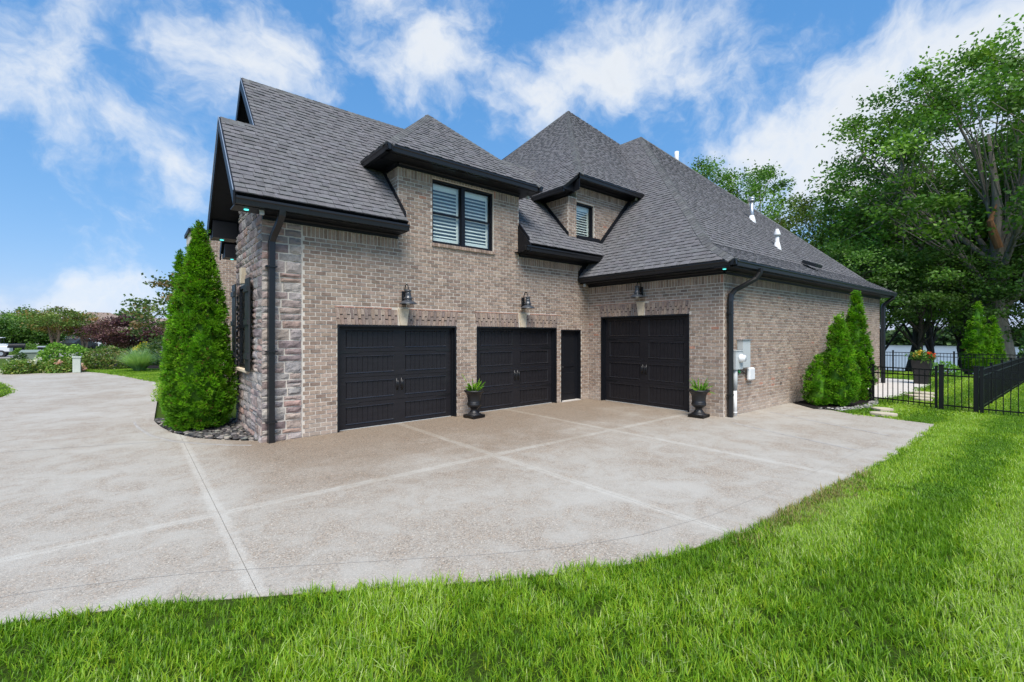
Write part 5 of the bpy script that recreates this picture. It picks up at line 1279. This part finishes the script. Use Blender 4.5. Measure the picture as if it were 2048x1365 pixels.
lt('olive green tree just beyond the far roof hip', 43.6, 10.5, 12.8, 5.0, 2.4, 110, 141, 23, leaf=0.19, pal=G2, bark='dark', trunk_r=0.22, clump_r=1.0)
lt('rounded olive green tree rising over the roof slope', 45.4, 14.4, 14.2, 4.8, 4.5, 90, 141, 24, leaf=0.21, pal=G2, bark='dark', trunk_r=0.24, clump_r=1.05)
lt('bright maple crown showing above the roof vents', 44.2, 18.4, 18.4, 4.6, 8.5, 95, 133, 25, leaf=0.23, pal=G1, bark='grey', trunk_r=0.28, clump_r=1.0)
lt('thin crown peeping over the roof ridge beside the white vent', 43.4, 22.0, 19.6, 3.2, 11.5, 40, 121, 26, leaf=0.21, pal=G1, bark='grey', trunk_r=0.22, clump_r=0.8)
lt('tall dense maple behind the huge maple with limbs hidden in leaves', 53.4, 4.8, 18.6, 7.4, 4.0, 170, 133, 27, leaf=0.26, pal=G3, bark='dark', trunk_r=0.36, clump_r=1.4)
lt('broad maple shading the long fence', 47.0, -2.2, 19.5, 7.8, 4.0, 170, 133, 28, leaf=0.26, pal=G1, bark='grey', trunk_r=0.40, clump_r=1.4)
lt('dense dark tree filling the gap above the far fence', 54.2, 10.6, 15.0, 6.2, 3.0, 120, 133, 29, leaf=0.26, pal=G3, bark='dark', trunk_r=0.30, clump_r=1.3)
lt('dark tree over the shore behind the tall planter', 57.5, 7.6, 16.2, 6.2, 3.2, 110, 121, 30, leaf=0.28, pal=G3, bark='dark', trunk_r=0.32, clump_r=1.4)
lt('low branching tree hanging over the gate side of the yard', 36.0, 8.3, 8.2, 3.6, 2.4, 80, 141, 31, leaf=0.17, pal=[(0.075, 0.175, 0.026), (0.10, 0.215, 0.03), (0.055, 0.12, 0.02)], bark='dark', trunk_r=0.15, clump_r=0.85, flat=0.35)
lt('understorey tree with drooping dark sprays above the tall planter', 38.0, 5.4, 7.4, 4.2, 2.0, 90, 141, 32, leaf=0.17, pal=G3, bark='dark', trunk_r=0.16, clump_r=0.9, flat=0.35)
lt('shaded understorey tree behind the double arborvitae', 41.5, 0.4, 8.0, 5.0, 1.4, 130, 133, 33, leaf=0.18, pal=G3, bark='dark', trunk_r=0.18, clump_r=1.0, flat=0.4)
lt('dark shore tree with twin trunks near the far fence post', 46.5, 4.2, 12.5, 4.6, 3.0, 90, 133, 34, leaf=0.22, pal=G3, bark='dark', trunk_r=0.24, clump_r=1.1, stems=2)
shrub('garden_shrub', 'pale green leafy bush bulging over the long fence', (30.2, -0.4, -0.05), 1.7, 1.5, 3.6, 5200, 0.17, [(0.10, 0.20, 0.045), (0.075, 0.165, 0.035), (0.13, 0.24, 0.06)], 51)
shrub('garden_shrub', 'low clipped lime bush in front of the double arborvitae', (29.2, 3.3, -0.05), 0.9, 0.8, 0.75, 1500, 0.10, [(0.12, 0.28, 0.03), (0.16, 0.33, 0.04)], 52)
# far shore woods
def wood(name, label, rows, n, leaf, pal, seed, depth=8.0):
    rn = np.random.default_rng(seed); C_ = []
    for (x0, y0, x1, y1, h, zb) in rows:
        k = n // len(rows); s = rn.uniform(0, 1, k); L = math.hypot(x1 - x0, y1 - y0)
        hh = h * (0.72 + 0.28 * np.array([mnoise.noise((q * L / 9.0, seed * 3.1, 0)) for q in s]) + 0.14 * np.array([mnoise.noise((q * L / 3.0, seed, 4)) for q in s]))
        z = rn.uniform(0, 1, k) ** 0.8 * hh; nx, ny = -(y1 - y0) / L, (x1 - x0) / L; d = rn.uniform(-depth / 2, depth / 2, k)
        C_.append(np.stack([x0 + (x1 - x0) * s + nx * d, y0 + (y1 - y0) * s + ny * d, zb + z], 1))
    C_ = np.concatenate(C_); V, F, T = leaf_quads(C_, leaf, leaf * 0.7, tints(len(C_), pal, rn, 0.25), 0, rn)
    return tag(np_mesh(name, V, F, T, 'leaf'), label, 'woods', kind='stuff')
wood('far_wood', 'hazy green wood along the far shore of the lake', [(336, -320, 336, 420, 14, -4.6)], 26000, 3.0, [(0.06, 0.11, 0.035), (0.08, 0.14, 0.045), (0.05, 0.09, 0.03)], 61, 16)
wood('street_wood', 'green treeline beyond the street houses', [(-75, 150, 35, 160, 9.5, -0.2), (-120, 90, -60, 150, 10, -0.2)], 15000, 1.25, [(0.065, 0.14, 0.028), (0.09, 0.175, 0.035), (0.05, 0.11, 0.025)], 62, 12)

# ================================================================== front garden and street (down the drive)
MULCHB = [(-2.4, 33.6), (-2.3, 34.4), (1.4, 32.4), (2.4, 26.5), (2.4, 40), (-3, 41), (-6.4, 36), (-6.6, 33.6)]
mb = MB(); mb.prism([(p[0], p[1], -0.1) for p in MULCHB[::-1]], (0, 0, 0.115)); tag(mb.build('front_bed', 'mulch'), 'dark mulched planting bed at the bend of the drive', 'bed', kind='structure')
mb = MB(); mb.prism([(p[0], p[1], -0.1) for p in ((-9, 33.05), (-5.1, 33.5), (-7.0, 36.5), (-9, 42), (-11, 56), (-15, 56), (-14, 42))], (0, 0, 0.098)); tag(mb.build('drive_apron', 'asphalt'), 'pale end of the drive meeting the street', 'driveway', kind='structure')
mb = MB(); mb.prism([(p[0], p[1], -0.1) for p in ((-60, 48), (-20, 55.5), (-6.5, 57), (0, 60), (3.5, 66), (5, 78), (4, 100), (-2, 100), (-3.0, 80), (-5, 68), (-9, 63.5), (-22, 61.5), (-60, 55))], (0, 0, 0.105)); tag(mb.build('street', 'asphalt'), 'sunlit pale street curving between the front yards', 'street', kind='structure')
HY = [(0.1445, 0.2558, 0.0455), (0.187, 0.31, 0.052), (0.1105, 0.2015, 0.0364), (0.289, 0.31, 0.078)]
shrub('hydrangea', 'round hydrangea with white flower heads at the bend of the drive', (-3.95, 33.2, 0.0), 0.98, 0.85, 0.82, 3000, 0.12, HY, 71, (16, 0.13, [(0.72, 0.66, 0.58), (0.70, 0.72, 0.60)]), 'shrub', 'hydrangeas by the drive')
shrub('hydrangea', 'hydrangea with pink flower heads next to the white marker post', (-2.62, 32.75, 0.0), 0.78, 0.7, 0.74, 2400, 0.12, HY, 72, (11, 0.15, [(0.66, 0.34, 0.27), (0.68, 0.45, 0.36)]), 'shrub', 'hydrangeas by the drive')
shrub('garden_shrub', 'tall loose lime shrub behind the pink hydrangea', (-2.95, 37.6, 0.0), 1.35, 1.1, 1.5, 3400, 0.14, [(0.19, 0.36, 0.045), (0.24, 0.43, 0.055), (0.13, 0.26, 0.04)], 73, (8, 0.12, [(0.7, 0.68, 0.6)]))
shrub('garden_shrub', 'olive green mounded shrub between the marker post and ornamental grass', (-1.0, 34.0, 0.0), 1.25, 1.0, 1.28, 3800, 0.12, [(0.13, 0.21, 0.04), (0.17, 0.26, 0.05), (0.10, 0.165, 0.035), (0.22, 0.20, 0.07)], 74)
shrub('garden_shrub', 'small dark conical shrub behind the white hydrangea', (-4.75, 36.8, 0.0), 0.45, 0.45, 0.95, 1200, 0.10, [(0.045, 0.09, 0.02), (0.06, 0.12, 0.025)], 75)
shrub('garden_shrub', 'yellow flowering shrub behind the ornamental grass', (0.75, 38.4, 0.0), 0.95, 0.8, 1.42, 2200, 0.12, [(0.12, 0.22, 0.03), (0.14, 0.25, 0.03)], 76, (12, 0.16, [(0.75, 0.60, 0.04)]))
shrub('garden_shrub', 'blue green broad shrub under the purple maple', (1.7, 37.0, 0.0), 1.2, 1.0, 1.9, 3000, 0.15, [(0.045, 0.10, 0.035), (0.06, 0.125, 0.04)], 77)
# fountain grass
og = thing('ornamental_grass', 'fountain of fine arching ornamental grass blades', 'grass', (0.35, 30.9, 0.0)); V, F, Cc = [], [], []; rr = random.Random(5)
for k in range(2600):
    an = rr.uniform(0, 6.283); L = rr.uniform(0.9, 1.75); lean = rr.uniform(0.15, 1.0) ** 0.8; p0 = V3(0.35 + math.cos(an) * rr.uniform(0, 0.22), 30.9 + math.sin(an) * rr.uniform(0, 0.22), 0); d = V3(math.cos(an), math.sin(an), 0); sd2 = V3(-math.sin(an), math.cos(an), 0) * 0.009; c = jitter(rr.choice([(0.38, 0.56, 0.25), (0.46, 0.64, 0.32), (0.30, 0.48, 0.18)]), 0.2, rr); pr_ = None
    for j in range(5):
        s = j / 4; q = p0 + d * (L * 0.82 * lean * s ** 1.4) + UP * (L * (0.98 - 0.25 * lean) * (s - 0.42 * lean * s ** 2.4)); w = sd2 * (1 - s * 0.85); i0 = len(V); V += [q - w, q + w]
        if pr_ is not None: F.append((pr_, pr_ + 1, i0 + 1, i0)); Cc.append(c)
        pr_ = i0
np_mesh('blades', V, F, Cc, 'blade', og)
# purple maple, loose tree, crape myrtles, street trees
tree('japanese_maple', 'low domed purple leaved maple behind the ornamental grass', 'tree', (-0.1, 46.8, 0), 3.4, 2.5, 1.0, 110, 120, leaf=0.15, pal=[(0.085, 0.035, 0.043), (0.12, 0.05, 0.056), (0.065, 0.028, 0.036), (0.17, 0.085, 0.075)], bark='dark', trunk_r=0.12, clump_r=0.75, flat=0.3, seed=41)
tree('magnolia', 'loose open tree with bronze leaves beside the tall arborvitae', 'tree', (2.3, 29.6, 0), 5.3, 2.5, 0.7, 120, 36, leaf=0.19, pal=[(0.09, 0.15, 0.04), (0.12, 0.18, 0.045), (0.20, 0.14, 0.06), (0.07, 0.12, 0.03)], bark='dark', trunk_r=0.09, clump_r=0.55, flat=0.45, seed=42)
tree('holly_tree', 'yellow tipped broadleaf shrub tree between arborvitae and stone wall', 'tree', (3.0, 20.9, 0), 4.35, 1.25, 0.5, 80, 60, leaf=0.15, pal=[(0.09, 0.15, 0.03), (0.13, 0.19, 0.04), (0.26, 0.22, 0.04), (0.06, 0.11, 0.025)], bark='dark', trunk_r=0.08, clump_r=0.5, seed=43)
tree('crape_myrtle', 'vase shaped crape myrtle with several tan trunks', 'tree', (-6.1, 67.6, 0), 4.9, 2.5, 2.0, 70, 70, leaf=0.2, pal=[(0.13, 0.20, 0.04), (0.16, 0.23, 0.045), (0.24, 0.18, 0.05), (0.11, 0.17, 0.035)], bark='tan', trunk_r=0.13, clump_r=0.8, flat=0.4, seed=44, stems=4, group='crape myrtles along the street')
tree('crape_myrtle', 'lower crape myrtle with rusty flower tips before the brown roof', 'tree', (-3.9, 68.8, 0), 4.25, 2.1, 1.7, 60, 70, leaf=0.2, pal=[(0.15, 0.19, 0.04), (0.18, 0.21, 0.045), (0.28, 0.16, 0.05), (0.12, 0.165, 0.035)], bark='tan', trunk_r=0.11, clump_r=0.75, flat=0.4, seed=45, stems=4, group='crape myrtles along the street')
for k, (lab, u, v, h, r, pal_) in enumerate((('dark rounded street tree behind the mailbox', -11.9, 88, 4.2, 3.0, G3), ('dark rounded street tree leaning on its neighbour behind the mailbox', -9.2, 86.5, 3.9, 2.4, G3), ('pale green tree rising behind the dark street trees', -14, 112, 6.4, 4.5, [(0.10, 0.19, 0.04), (0.13, 0.23, 0.05)]), ('pale green tree at the edge of the street lawn', -20.5, 110, 6.6, 4.5, [(0.10, 0.19, 0.04), (0.13, 0.23, 0.05)]), ('broad green tree beside the brown roofed house', -12.5, 103, 5.2, 4.0, G1))):
    tree('street_tree', lab, 'tree', (u, v, 0), h, r, 0.7, 80, 60, leaf=0.3, pal=pal_, bark='dark', trunk_r=0.15, clump_r=1.0, seed=81 + k, group='street trees')
for k, (u, v, rx, h) in enumerate(((-8.3, 71, 1.6, 1.0), (-6.9, 64.5, 1.0, 0.8), (-1.6, 72, 1.5, 1.2), (-11.5, 70.5, 1.5, 1.1), (0.2, 76, 1.6, 1.3))):
    shrub('street_shrub', ('lime mounded shrub under the crape myrtle', 'low green shrub at the street edge by the bin', 'green shrub under the brown roofed house', 'rounded green shrub before the dark street trees', 'dark green shrub far along the curving street')[k], (u, v, 0), rx, rx * 0.8, h, 900, 0.2, [(0.13, 0.25, 0.035), (0.10, 0.2, 0.03)] if k in (0, 1) else G1, 91 + k, group='shrubs along the street')
# marker post, transformer, bin, mailbox, cart, houses, cars
mp = thing('utility_pedestal', 'white plastic utility pedestal with sloped cap beside the hydrangea', 'utility box', (-2.1, 31.9, 0)); mb = MB(); mb.cbox((-2.25, 31.76, 0), (-1.95, 32.04, 0.76), 0.02); mb.build('body', 'pale_plastic', mp); mb = MB(); mb.prism([(-2.27, 31.73, 0.761), (-1.93, 31.73, 0.761), (-1.93, 31.73, 0.81), (-2.27, 31.73, 0.84)], (0, 0.34, 0)); mb.build('cap', 'pale_plastic', mp)
tf = thing('transformer_box', 'low grey green transformer cabinet at the street side', 'utility box', (-5.5, 48.8, 0)); mb = MB(); mb.prism([(-6.2, 48.3, 0), (-4.8, 48.3, 0), (-4.8, 48.3, 0.62), (-6.2, 48.3, 0.62)], (0, 0.9, 0), (0.19, 0.23, 0.18)); mb.prism([(-6.23, 48.25, 0.621), (-4.77, 48.25, 0.621), (-4.77, 49.25, 0.78), (-6.23, 49.25, 0.78)], (0, 0, 0.03), (0.21, 0.25, 0.2)); mb.build('cabinet', 'paint', tf)
bn = thing('wheeled_bin', 'dark wheeled bin with pale lid edge by the street', 'bin', (-5.25, 51.6, 0)); mb = MB(); mb.add([(-5.5, 51.3, 0.05), (-5.0, 51.3, 0.05), (-5.0, 51.9, 0.05), (-5.5, 51.9, 0.05), (-5.6, 51.2, 0.95), (-4.9, 51.2, 0.95), (-4.9, 52.0, 0.95), (-5.6, 52.0, 0.95)], [(3, 2, 1, 0), (4, 5, 6, 7), (0, 1, 5, 4), (1, 2, 6, 5), (2, 3, 7, 6), (3, 0, 4, 7)], (0.03, 0.033, 0.036)); mb.build('body', 'paint', bn)
mb = MB(); mb.prism([(-5.64, 51.15, 0.951), (-4.86, 51.15, 0.951), (-4.86, 52.05, 0.99), (-5.64, 52.05, 0.99)], (0, 0, 0.05), (0.35, 0.37, 0.4)); mb.build('lid', 'paint', bn)
for sx_ in (-5.5, -5.0):
    mb = MB(); mb.tube([(sx_ - 0.03, 51.95, 0.12), (sx_ + 0.03, 51.95, 0.12)], 0.12, 14); mb.build('wheel', 'rubber', bn)
ml = thing('mailbox', 'dark mailbox on a black post at the street edge', 'mailbox', (-7.0, 55.2, 0)); mb = MB(); mb.cbox((-6.93, 55.1, -0.05), (-6.80, 55.23, 0.85), 0.01); mb.build('post', 'black_trim', ml); mb = MB(); mb.cbox((-7.75, 55.0, 0.86), (-6.75, 55.35, 1.02), 0.02); mb.prism([(-7.7 + 0.0, 55.175 + 0.17 * math.cos(a), 1.0 + 0.22 * math.sin(a)) for a in np.linspace(0, math.pi, 9)], (0.95, 0, 0)); mb.build('box', 'black_trim', ml)
cart = thing('utility_cart', 'white utility cart with roof rack parked at the street edge', 'cart', (-9.0, 59.3, 0)); Wt = (0.72, 0.74, 0.76)
mb = MB(); mb.cbox((-10.9, 58.7, 0.45), (-8.1, 60.1, 0.95), 0.05, Wt); mb.cbox((-10.9, 58.72, 0.952), (-9.3, 60.08, 1.25), 0.04, Wt); mb.prism([(-9.35, 58.75, 0.953), (-8.2, 58.75, 0.953), (-8.35, 58.75, 1.15), (-9.35, 58.75, 1.2)], (0, 1.3, 0), Wt); mb.build('body', 'gloss_paint', cart)
mb = MB(); mb.cbox((-10.8, 58.75, 1.66), (-8.55, 60.05, 1.72), 0.02, Wt); mb.build('roof', 'gloss_paint', cart)
for px_, py_ in ((-10.7, 58.8), (-8.65, 58.8), (-10.7, 60.0), (-8.65, 60.0)):
    mb = MB(); mb.tube([(px_, py_, 0.96), (px_, py_, 1.66)], 0.03, 6); mb.build('roof_post', 'black_metal', cart)
for wx in (-10.3, -8.65):
    for wy in (58.75, 60.0):
        mb = MB(); mb.tube([(wx, wy - 0.1, 0.3), (wx, wy + 0.1, 0.3)], 0.3, 18); wo_ = mb.build('wheel', 'rubber', cart); mb = MB(); mb.tube([(wx, wy - 0.11, 0.3), (wx, wy + 0.11, 0.3)], 0.16, 14); mb.build('rim', 'galvanised', wo_)
def car(loc, rz, colr, label):
    t = thing('parked_car', label, 'car', loc, rz, 'cars parked far along the street')
    prof = [(-2.2, 0.35), (2.2, 0.35), (2.25, 0.75), (1.2, 0.92), (0.6, 1.42), (-1.1, 1.45), (-1.9, 0.98), (-2.25, 0.9)]
    mb = MB(); mb.prism([(x_, -0.85, z_) for x_, z_ in prof], (0, 1.7, 0), colr); mb.build('body', 'gloss_paint', t, world=False)
    mb = MB()
    for s in (-0.856, 0.851): mb.prism([(1.0, s, 0.95), (0.52, s, 1.36), (-1.05, s, 1.39), (-1.7, s, 0.98)], (0, 0.006, 0), (0.02, 0.025, 0.03))
    mb.build('windows', 'gloss_paint', t, world=False)
    for wx in (-1.4, 1.4):
        for wy in (-0.8, 0.8):
            mb = MB(); mb.tube([(wx, wy - 0.1, 0.32), (wx, wy + 0.1, 0.32)], 0.32, 16); mb.build('wheel', 'rubber', t, world=False)
    return t
car((-3.6, 90, 0.0), R(20), (0.70, 0.72, 0.75), 'white car parked far along the street'); car((-5.4, 86, 0.0), R(60), (0.03, 0.035, 0.04), 'dark car parked far along the street beside a white one')
def far_house(label, c, w, d, hw, hr, rz, roofc, wallc, ridge=0.25):
    t = thing('neighbour_house', label, 'house', (c[0], c[1], 0), rz, 'neighbouring houses')
    mb = MB(); mb.box((-w / 2, -d / 2, -0.2), (w / 2, d / 2, hw), wallc); mb.build('wall', 'paint', t, world=False)
    o = 0.5; e = [(-w / 2 - o, -d / 2 - o, hw), (w / 2 + o, -d / 2 - o, hw), (w / 2 + o, d / 2 + o, hw), (-w / 2 - o, d / 2 + o, hw)]; r = [(-w * ridge / 2, 0, hw + hr), (w * ridge / 2, 0, hw + hr)]
    mb = MB(); mb.add(e + r + [(x_, y_, z_ - 0.2) for x_, y_, z_ in e], [(0, 1, 5, 4), (1, 2, 5), (2, 3, 4, 5), (3, 0, 4), (0, 6, 7, 1), (1, 7, 8, 2), (2, 8, 9, 3), (3, 9, 6, 0), (6, 9, 8, 7)], roofc); mb.build('roof', 'shingle', t, world=False)
    for k in range(5):
        x_ = -w * 0.4 + k * w * 0.2
        mb = MB(); mb.box((x_ - 0.55, -d / 2 - 0.03, 0.9), (x_ + 0.55, -d / 2 - 0.001, 2.3), (0.75, 0.75, 0.72)); wi = mb.build('window', 'paint', t, world=False)
        mb = MB(); mb.box((x_ - 0.47, -d / 2 - 0.045, 0.98), (x_ + 0.47, -d / 2 - 0.031, 2.22), (0.05, 0.07, 0.09)); mb.build('pane', 'gloss_paint', wi, world=False)
    return t
far_house('brown hipped neighbour house beyond the crape myrtles', (-4.6, 118), 15, 12, 2.4, 3.9, R(12), (0.26, 0.20, 0.165), (0.40, 0.33, 0.28), 0.2)
far_house('grey roofed neighbour house behind the pale green trees', (-19, 140), 16, 12, 2.9, 3.6, R(20), (0.22, 0.22, 0.23), (0.55, 0.52, 0.48), 0.4)
far_house('lower tan roofed neighbour house beside the purple maple', (4.8, 112), 12, 10, 2.3, 2.9, R(5), (0.27, 0.21, 0.175), (0.42, 0.35, 0.30), 0.3)

# ================================================================== grass blades
def tuft(name, nb, hlo, hhi, rad, w, seed, pal):
    rr = random.Random(seed); V, F, Cc = [], [], []
    for k in range(nb):
        an = rr.uniform(0, 6.283); r = rad * math.sqrt(rr.random()); a2 = rr.uniform(0, 6.283); h = rr.uniform(hlo, hhi); lean = rr.uniform(0.15, 1.35)
        p0 = V3(r * math.cos(an), r * math.sin(an), -0.005); d = V3(math.cos(a2), math.sin(a2), 0); sd2 = V3(-math.sin(a2), math.cos(a2), 0); c = jitter(rr.choice(pal), 0.18, rr); pv = None
        for j in range(4):
            s = j / 3; q = p0 + d * (h * 0.72 * lean * s ** 1.6) + UP * (h * s * (1 - 0.34 * lean * s)); ww = w * (1 - s ** 2 * 0.95); i0 = len(V); V += [q - sd2 * ww, q + sd2 * ww]
            if pv is not None: F.append((pv, pv + 1, i0 + 1, i0)); Cc.append(c)
            pv = i0
    V = np.array(V, np.float32); F = np.array(F, np.int32); me = bpy.data.meshes.new(name); me.from_pydata(V.tolist(), [], F.tolist()); at = me.attributes.new('tint', 'FLOAT_COLOR', 'FACE')
    at.data.foreach_set('color', np.concatenate([np.array(Cc, np.float32), np.ones((len(Cc), 1), np.float32)], 1).ravel()); me.materials.append(MATS['blade']); return me
BL = [(0.198, 0.3727, 0.0167), (0.264, 0.4496, 0.023), (0.3564, 0.5324, 0.047), (0.1254, 0.2662, 0.0125), (0.4752, 0.5916, 0.209), (0.0924, 0.2071, 0.0125), (0.3168, 0.4378, 0.0261)]
DRY = [(0.36, 0.29, 0.13), (0.28, 0.25, 0.09), (0.14, 0.24, 0.04)]
def inpoly(P_, poly):
    x_, y_ = P_[:, 0], P_[:, 1]; c = np.zeros(len(P_), bool); q = np.array(poly)
    for i in range(len(q)):
        a, b_ = q[i], q[i - 1]; cond = (a[1] > y_) != (b_[1] > y_)
        with np.errstate(divide='ignore', invalid='ignore'): xi = (b_[0] - a[0]) * (y_ - a[1]) / (b_[1] - a[1]) + a[0]
        c ^= cond & (x_ < xi)
    return c
def frust(P_):
    d = P_ - CAM[:2]; dep = d @ FWD[:2]; lat = d @ np.array([FWD[1], -FWD[0]]); return dep, lat
def grass_points(poly, bounds, per_m2, dmin, dmax, seed, holes=()):
    rn = np.random.default_rng(seed); x0, x1, y0, y1 = bounds; n = int((x1 - x0) * (y1 - y0) * per_m2)
    P_ = np.stack([rn.uniform(x0, x1, n), rn.uniform(y0, y1, n)], 1); dep, lat = frust(P_)
    k = inpoly(P_, poly) & (dep > dmin) & (dep <= dmax) & (np.abs(lat) < dep * 1.22 + 2.5)
    for h in holes: k &= ~inpoly(P_, h)
    return P_[k]
def grass_object(name, label, P_, z, meshes, seed, smin, smax):
    rn = np.random.default_rng(seed); holder = bpy.data.collections.new(name + '_tufts')
    for i, me in enumerate(meshes): holder.objects.link(bpy.data.objects.new('grass_tuft', me))
    n = len(P_); me = bpy.data.meshes.new(name); me.vertices.add(n); me.vertices.foreach_set('co', np.concatenate([P_, np.full((n, 1), z)], 1).astype(np.float32).ravel())
    pn = np.array([mnoise.noise((p[0] * 0.9, p[1] * 0.9, 3.0)) + 0.6 * mnoise.noise((p[0] * 3.1, p[1] * 3.1, 7.0)) for p in P_])
    a = me.attributes.new('sc', 'FLOAT', 'POINT'); a.data.foreach_set('value', (rn.uniform(smin, smax, n) * (1 + 0.42 * pn)).astype(np.float32))
    a = me.attributes.new('ro', 'FLOAT', 'POINT'); a.data.foreach_set('value', rn.uniform(0, 6.283, n).astype(np.float32))
    strp = np.array([0.62 * math.sin((p[1] + 0.02 * p[0]) * 5.0 + 0.7 * mnoise.noise((p[0] * 0.4, p[1] * 0.4, 1))) for p in P_]) * np.clip((P_[:, 0] - 2.5) / 2.5, 0, 1); pick = np.clip(((0.5 + 0.55 * pn + strp + rn.normal(size=n) * 0.28) * len(meshes)).astype(int), 0, len(meshes) - 1); a = me.attributes.new('pick', 'INT', 'POINT'); a.data.foreach_set('value', pick.astype(np.int32))
    o = bpy.data.objects.new(name, me); col.objects.link(o); tag(o, label, 'grass', kind='stuff')
    ng = bpy.data.node_groups.new(name, 'GeometryNodeTree'); ng.interface.new_socket('Geometry', in_out='INPUT', socket_type='NodeSocketGeometry'); ng.interface.new_socket('Geometry', in_out='OUTPUT', socket_type='NodeSocketGeometry')
    N = ng.nodes.new; gi, go = N('NodeGroupInput'), N('NodeGroupOutput'); ip = N('GeometryNodeInstanceOnPoints'); ci = N('GeometryNodeCollectionInfo'); ci.inputs[0].default_value = holder; ci.inputs['Separate Children'].default_value = True; ci.inputs['Reset Children'].default_value = True
    def at(nm, ty): x_ = N('GeometryNodeInputNamedAttribute'); x_.data_type = ty; x_.inputs[0].default_value = nm; return x_.outputs[0]
    cx = N('ShaderNodeCombineXYZ'); l = ng.links.new; l(gi.outputs[0], ip.inputs['Points']); l(ci.outputs[0], ip.inputs['Instance']); ip.inputs['Pick Instance'].default_value = True
    l(at('pick', 'INT'), ip.inputs['Instance Index']); l(at('ro', 'FLOAT'), cx.inputs[2]); l(cx.outputs[0], ip.inputs['Rotation']); l(at('sc', 'FLOAT'), ip.inputs['Scale']); l(ip.outputs[0], go.inputs[0])
    mo = o.modifiers.new('scatter', 'NODES'); mo.node_group = ng; return o
def palset(i, n): return (BL[3:4] + BL[5:6] + BL[:1]) if i < n * 0.34 else (BL[:2] + BL[6:7] if i < n * 0.67 else BL[1:3] + BL[4:5])
near = [tuft('tuft', 15, 0.035, 0.105, 0.055, 0.0036, i, palset(i, 9)) for i in range(9)]
mid = [tuft('tuft', 20, 0.035, 0.085, 0.09, 0.0048, 20 + i, palset(i, 6)) for i in range(6)]
far = [tuft('tuft', 26, 0.035, 0.07, 0.22, 0.009, 40 + i, palset(i, 6)) for i in range(6)]
dry = [tuft('tuft', 18, 0.03, 0.06, 0.06, 0.0024, 60 + i, DRY) for i in range(3)]
paths = [bed2, [(16.55, 3.50), (17.8, 3.22), (20.5, 3.0), (24.2, 3.1), (25.5, 3.6), (25.5, 6.5), (22.6, 6.5), (22.6, 4.45), (16.9, 4.60)]] + [[(c[0] + 0.33 * math.cos(a), c[1] + 0.3 * math.sin(a)) for a in np.linspace(0, 6.28, 9)[:-1]] for c in ((19.7, 2.72), (18.7, 2.68), (17.8, 2.5), (13.75, 2.62), (14.6, 2.8))]
LW = LAWN_EDGE[:-1] + [(13.15, 1.58), (13.42, 3.31), (14.0, 4.2), (16.6, 4.4), (31, 4.6), (31, -20), (-12, -20)]
grass_object('lawn_grass', 'thick mown grass blades of the front lawn', grass_points(LW, (-5, 8.5, -6, 5.5), 560, 0.4, 5.2, 1), -0.004, near, 2, 0.75, 1.15)
grass_object('lawn_grass_beyond', 'mown grass blades of the lawn towards the fence', grass_points(LW, (0, 17, -8, 4.6), 330, 5.2, 10.5, 3, paths), -0.004, mid, 4, 0.75, 1.15)
grass_object('yard_grass', 'mown grass of the fenced yard above the lake', grass_points([(12.5, -14), (31, -14), (31, 11), (26, 11), (26, 4.4), (16.6, 4.4), (14.2, 4.3), (13.4, 3.3), (13.15, 1.58)], (12, 31, -14, 11), 80, 10.5, 45, 5, paths), -0.004, far, 6, 0.7, 1.2)
pe = grass_points(LW, (4, 8.5, 0.9, 2.1), 700, 3, 9, 7); ed = np.interp(pe[:, 0], [p[0] for p in LAWN_EDGE], [p[1] for p in LAWN_EDGE]) - pe[:, 1]
pe = pe[(ed < 0.30) & (np.random.default_rng(3).random(len(pe)) < np.clip(1.1 - ed / 0.3, 0, 1) * np.exp(-((pe[:, 0] - 5.9) / 1.1) ** 2))]
grass_object('dry_grass', 'dry straw coloured grass edge along the drive', pe, 0.012, dry, 8, 1.2, 1.9)
grass_object('strip_grass', 'mown grass of the curved strip and drive island', np.concatenate([grass_points(strip, (-3, 2.4, 16, 35), 90, 3, 60, 9), grass_points(isle, (-12, -3, 16, 31), 60, 3, 60, 10)]), 0.012, far, 11, 0.7, 1.2)
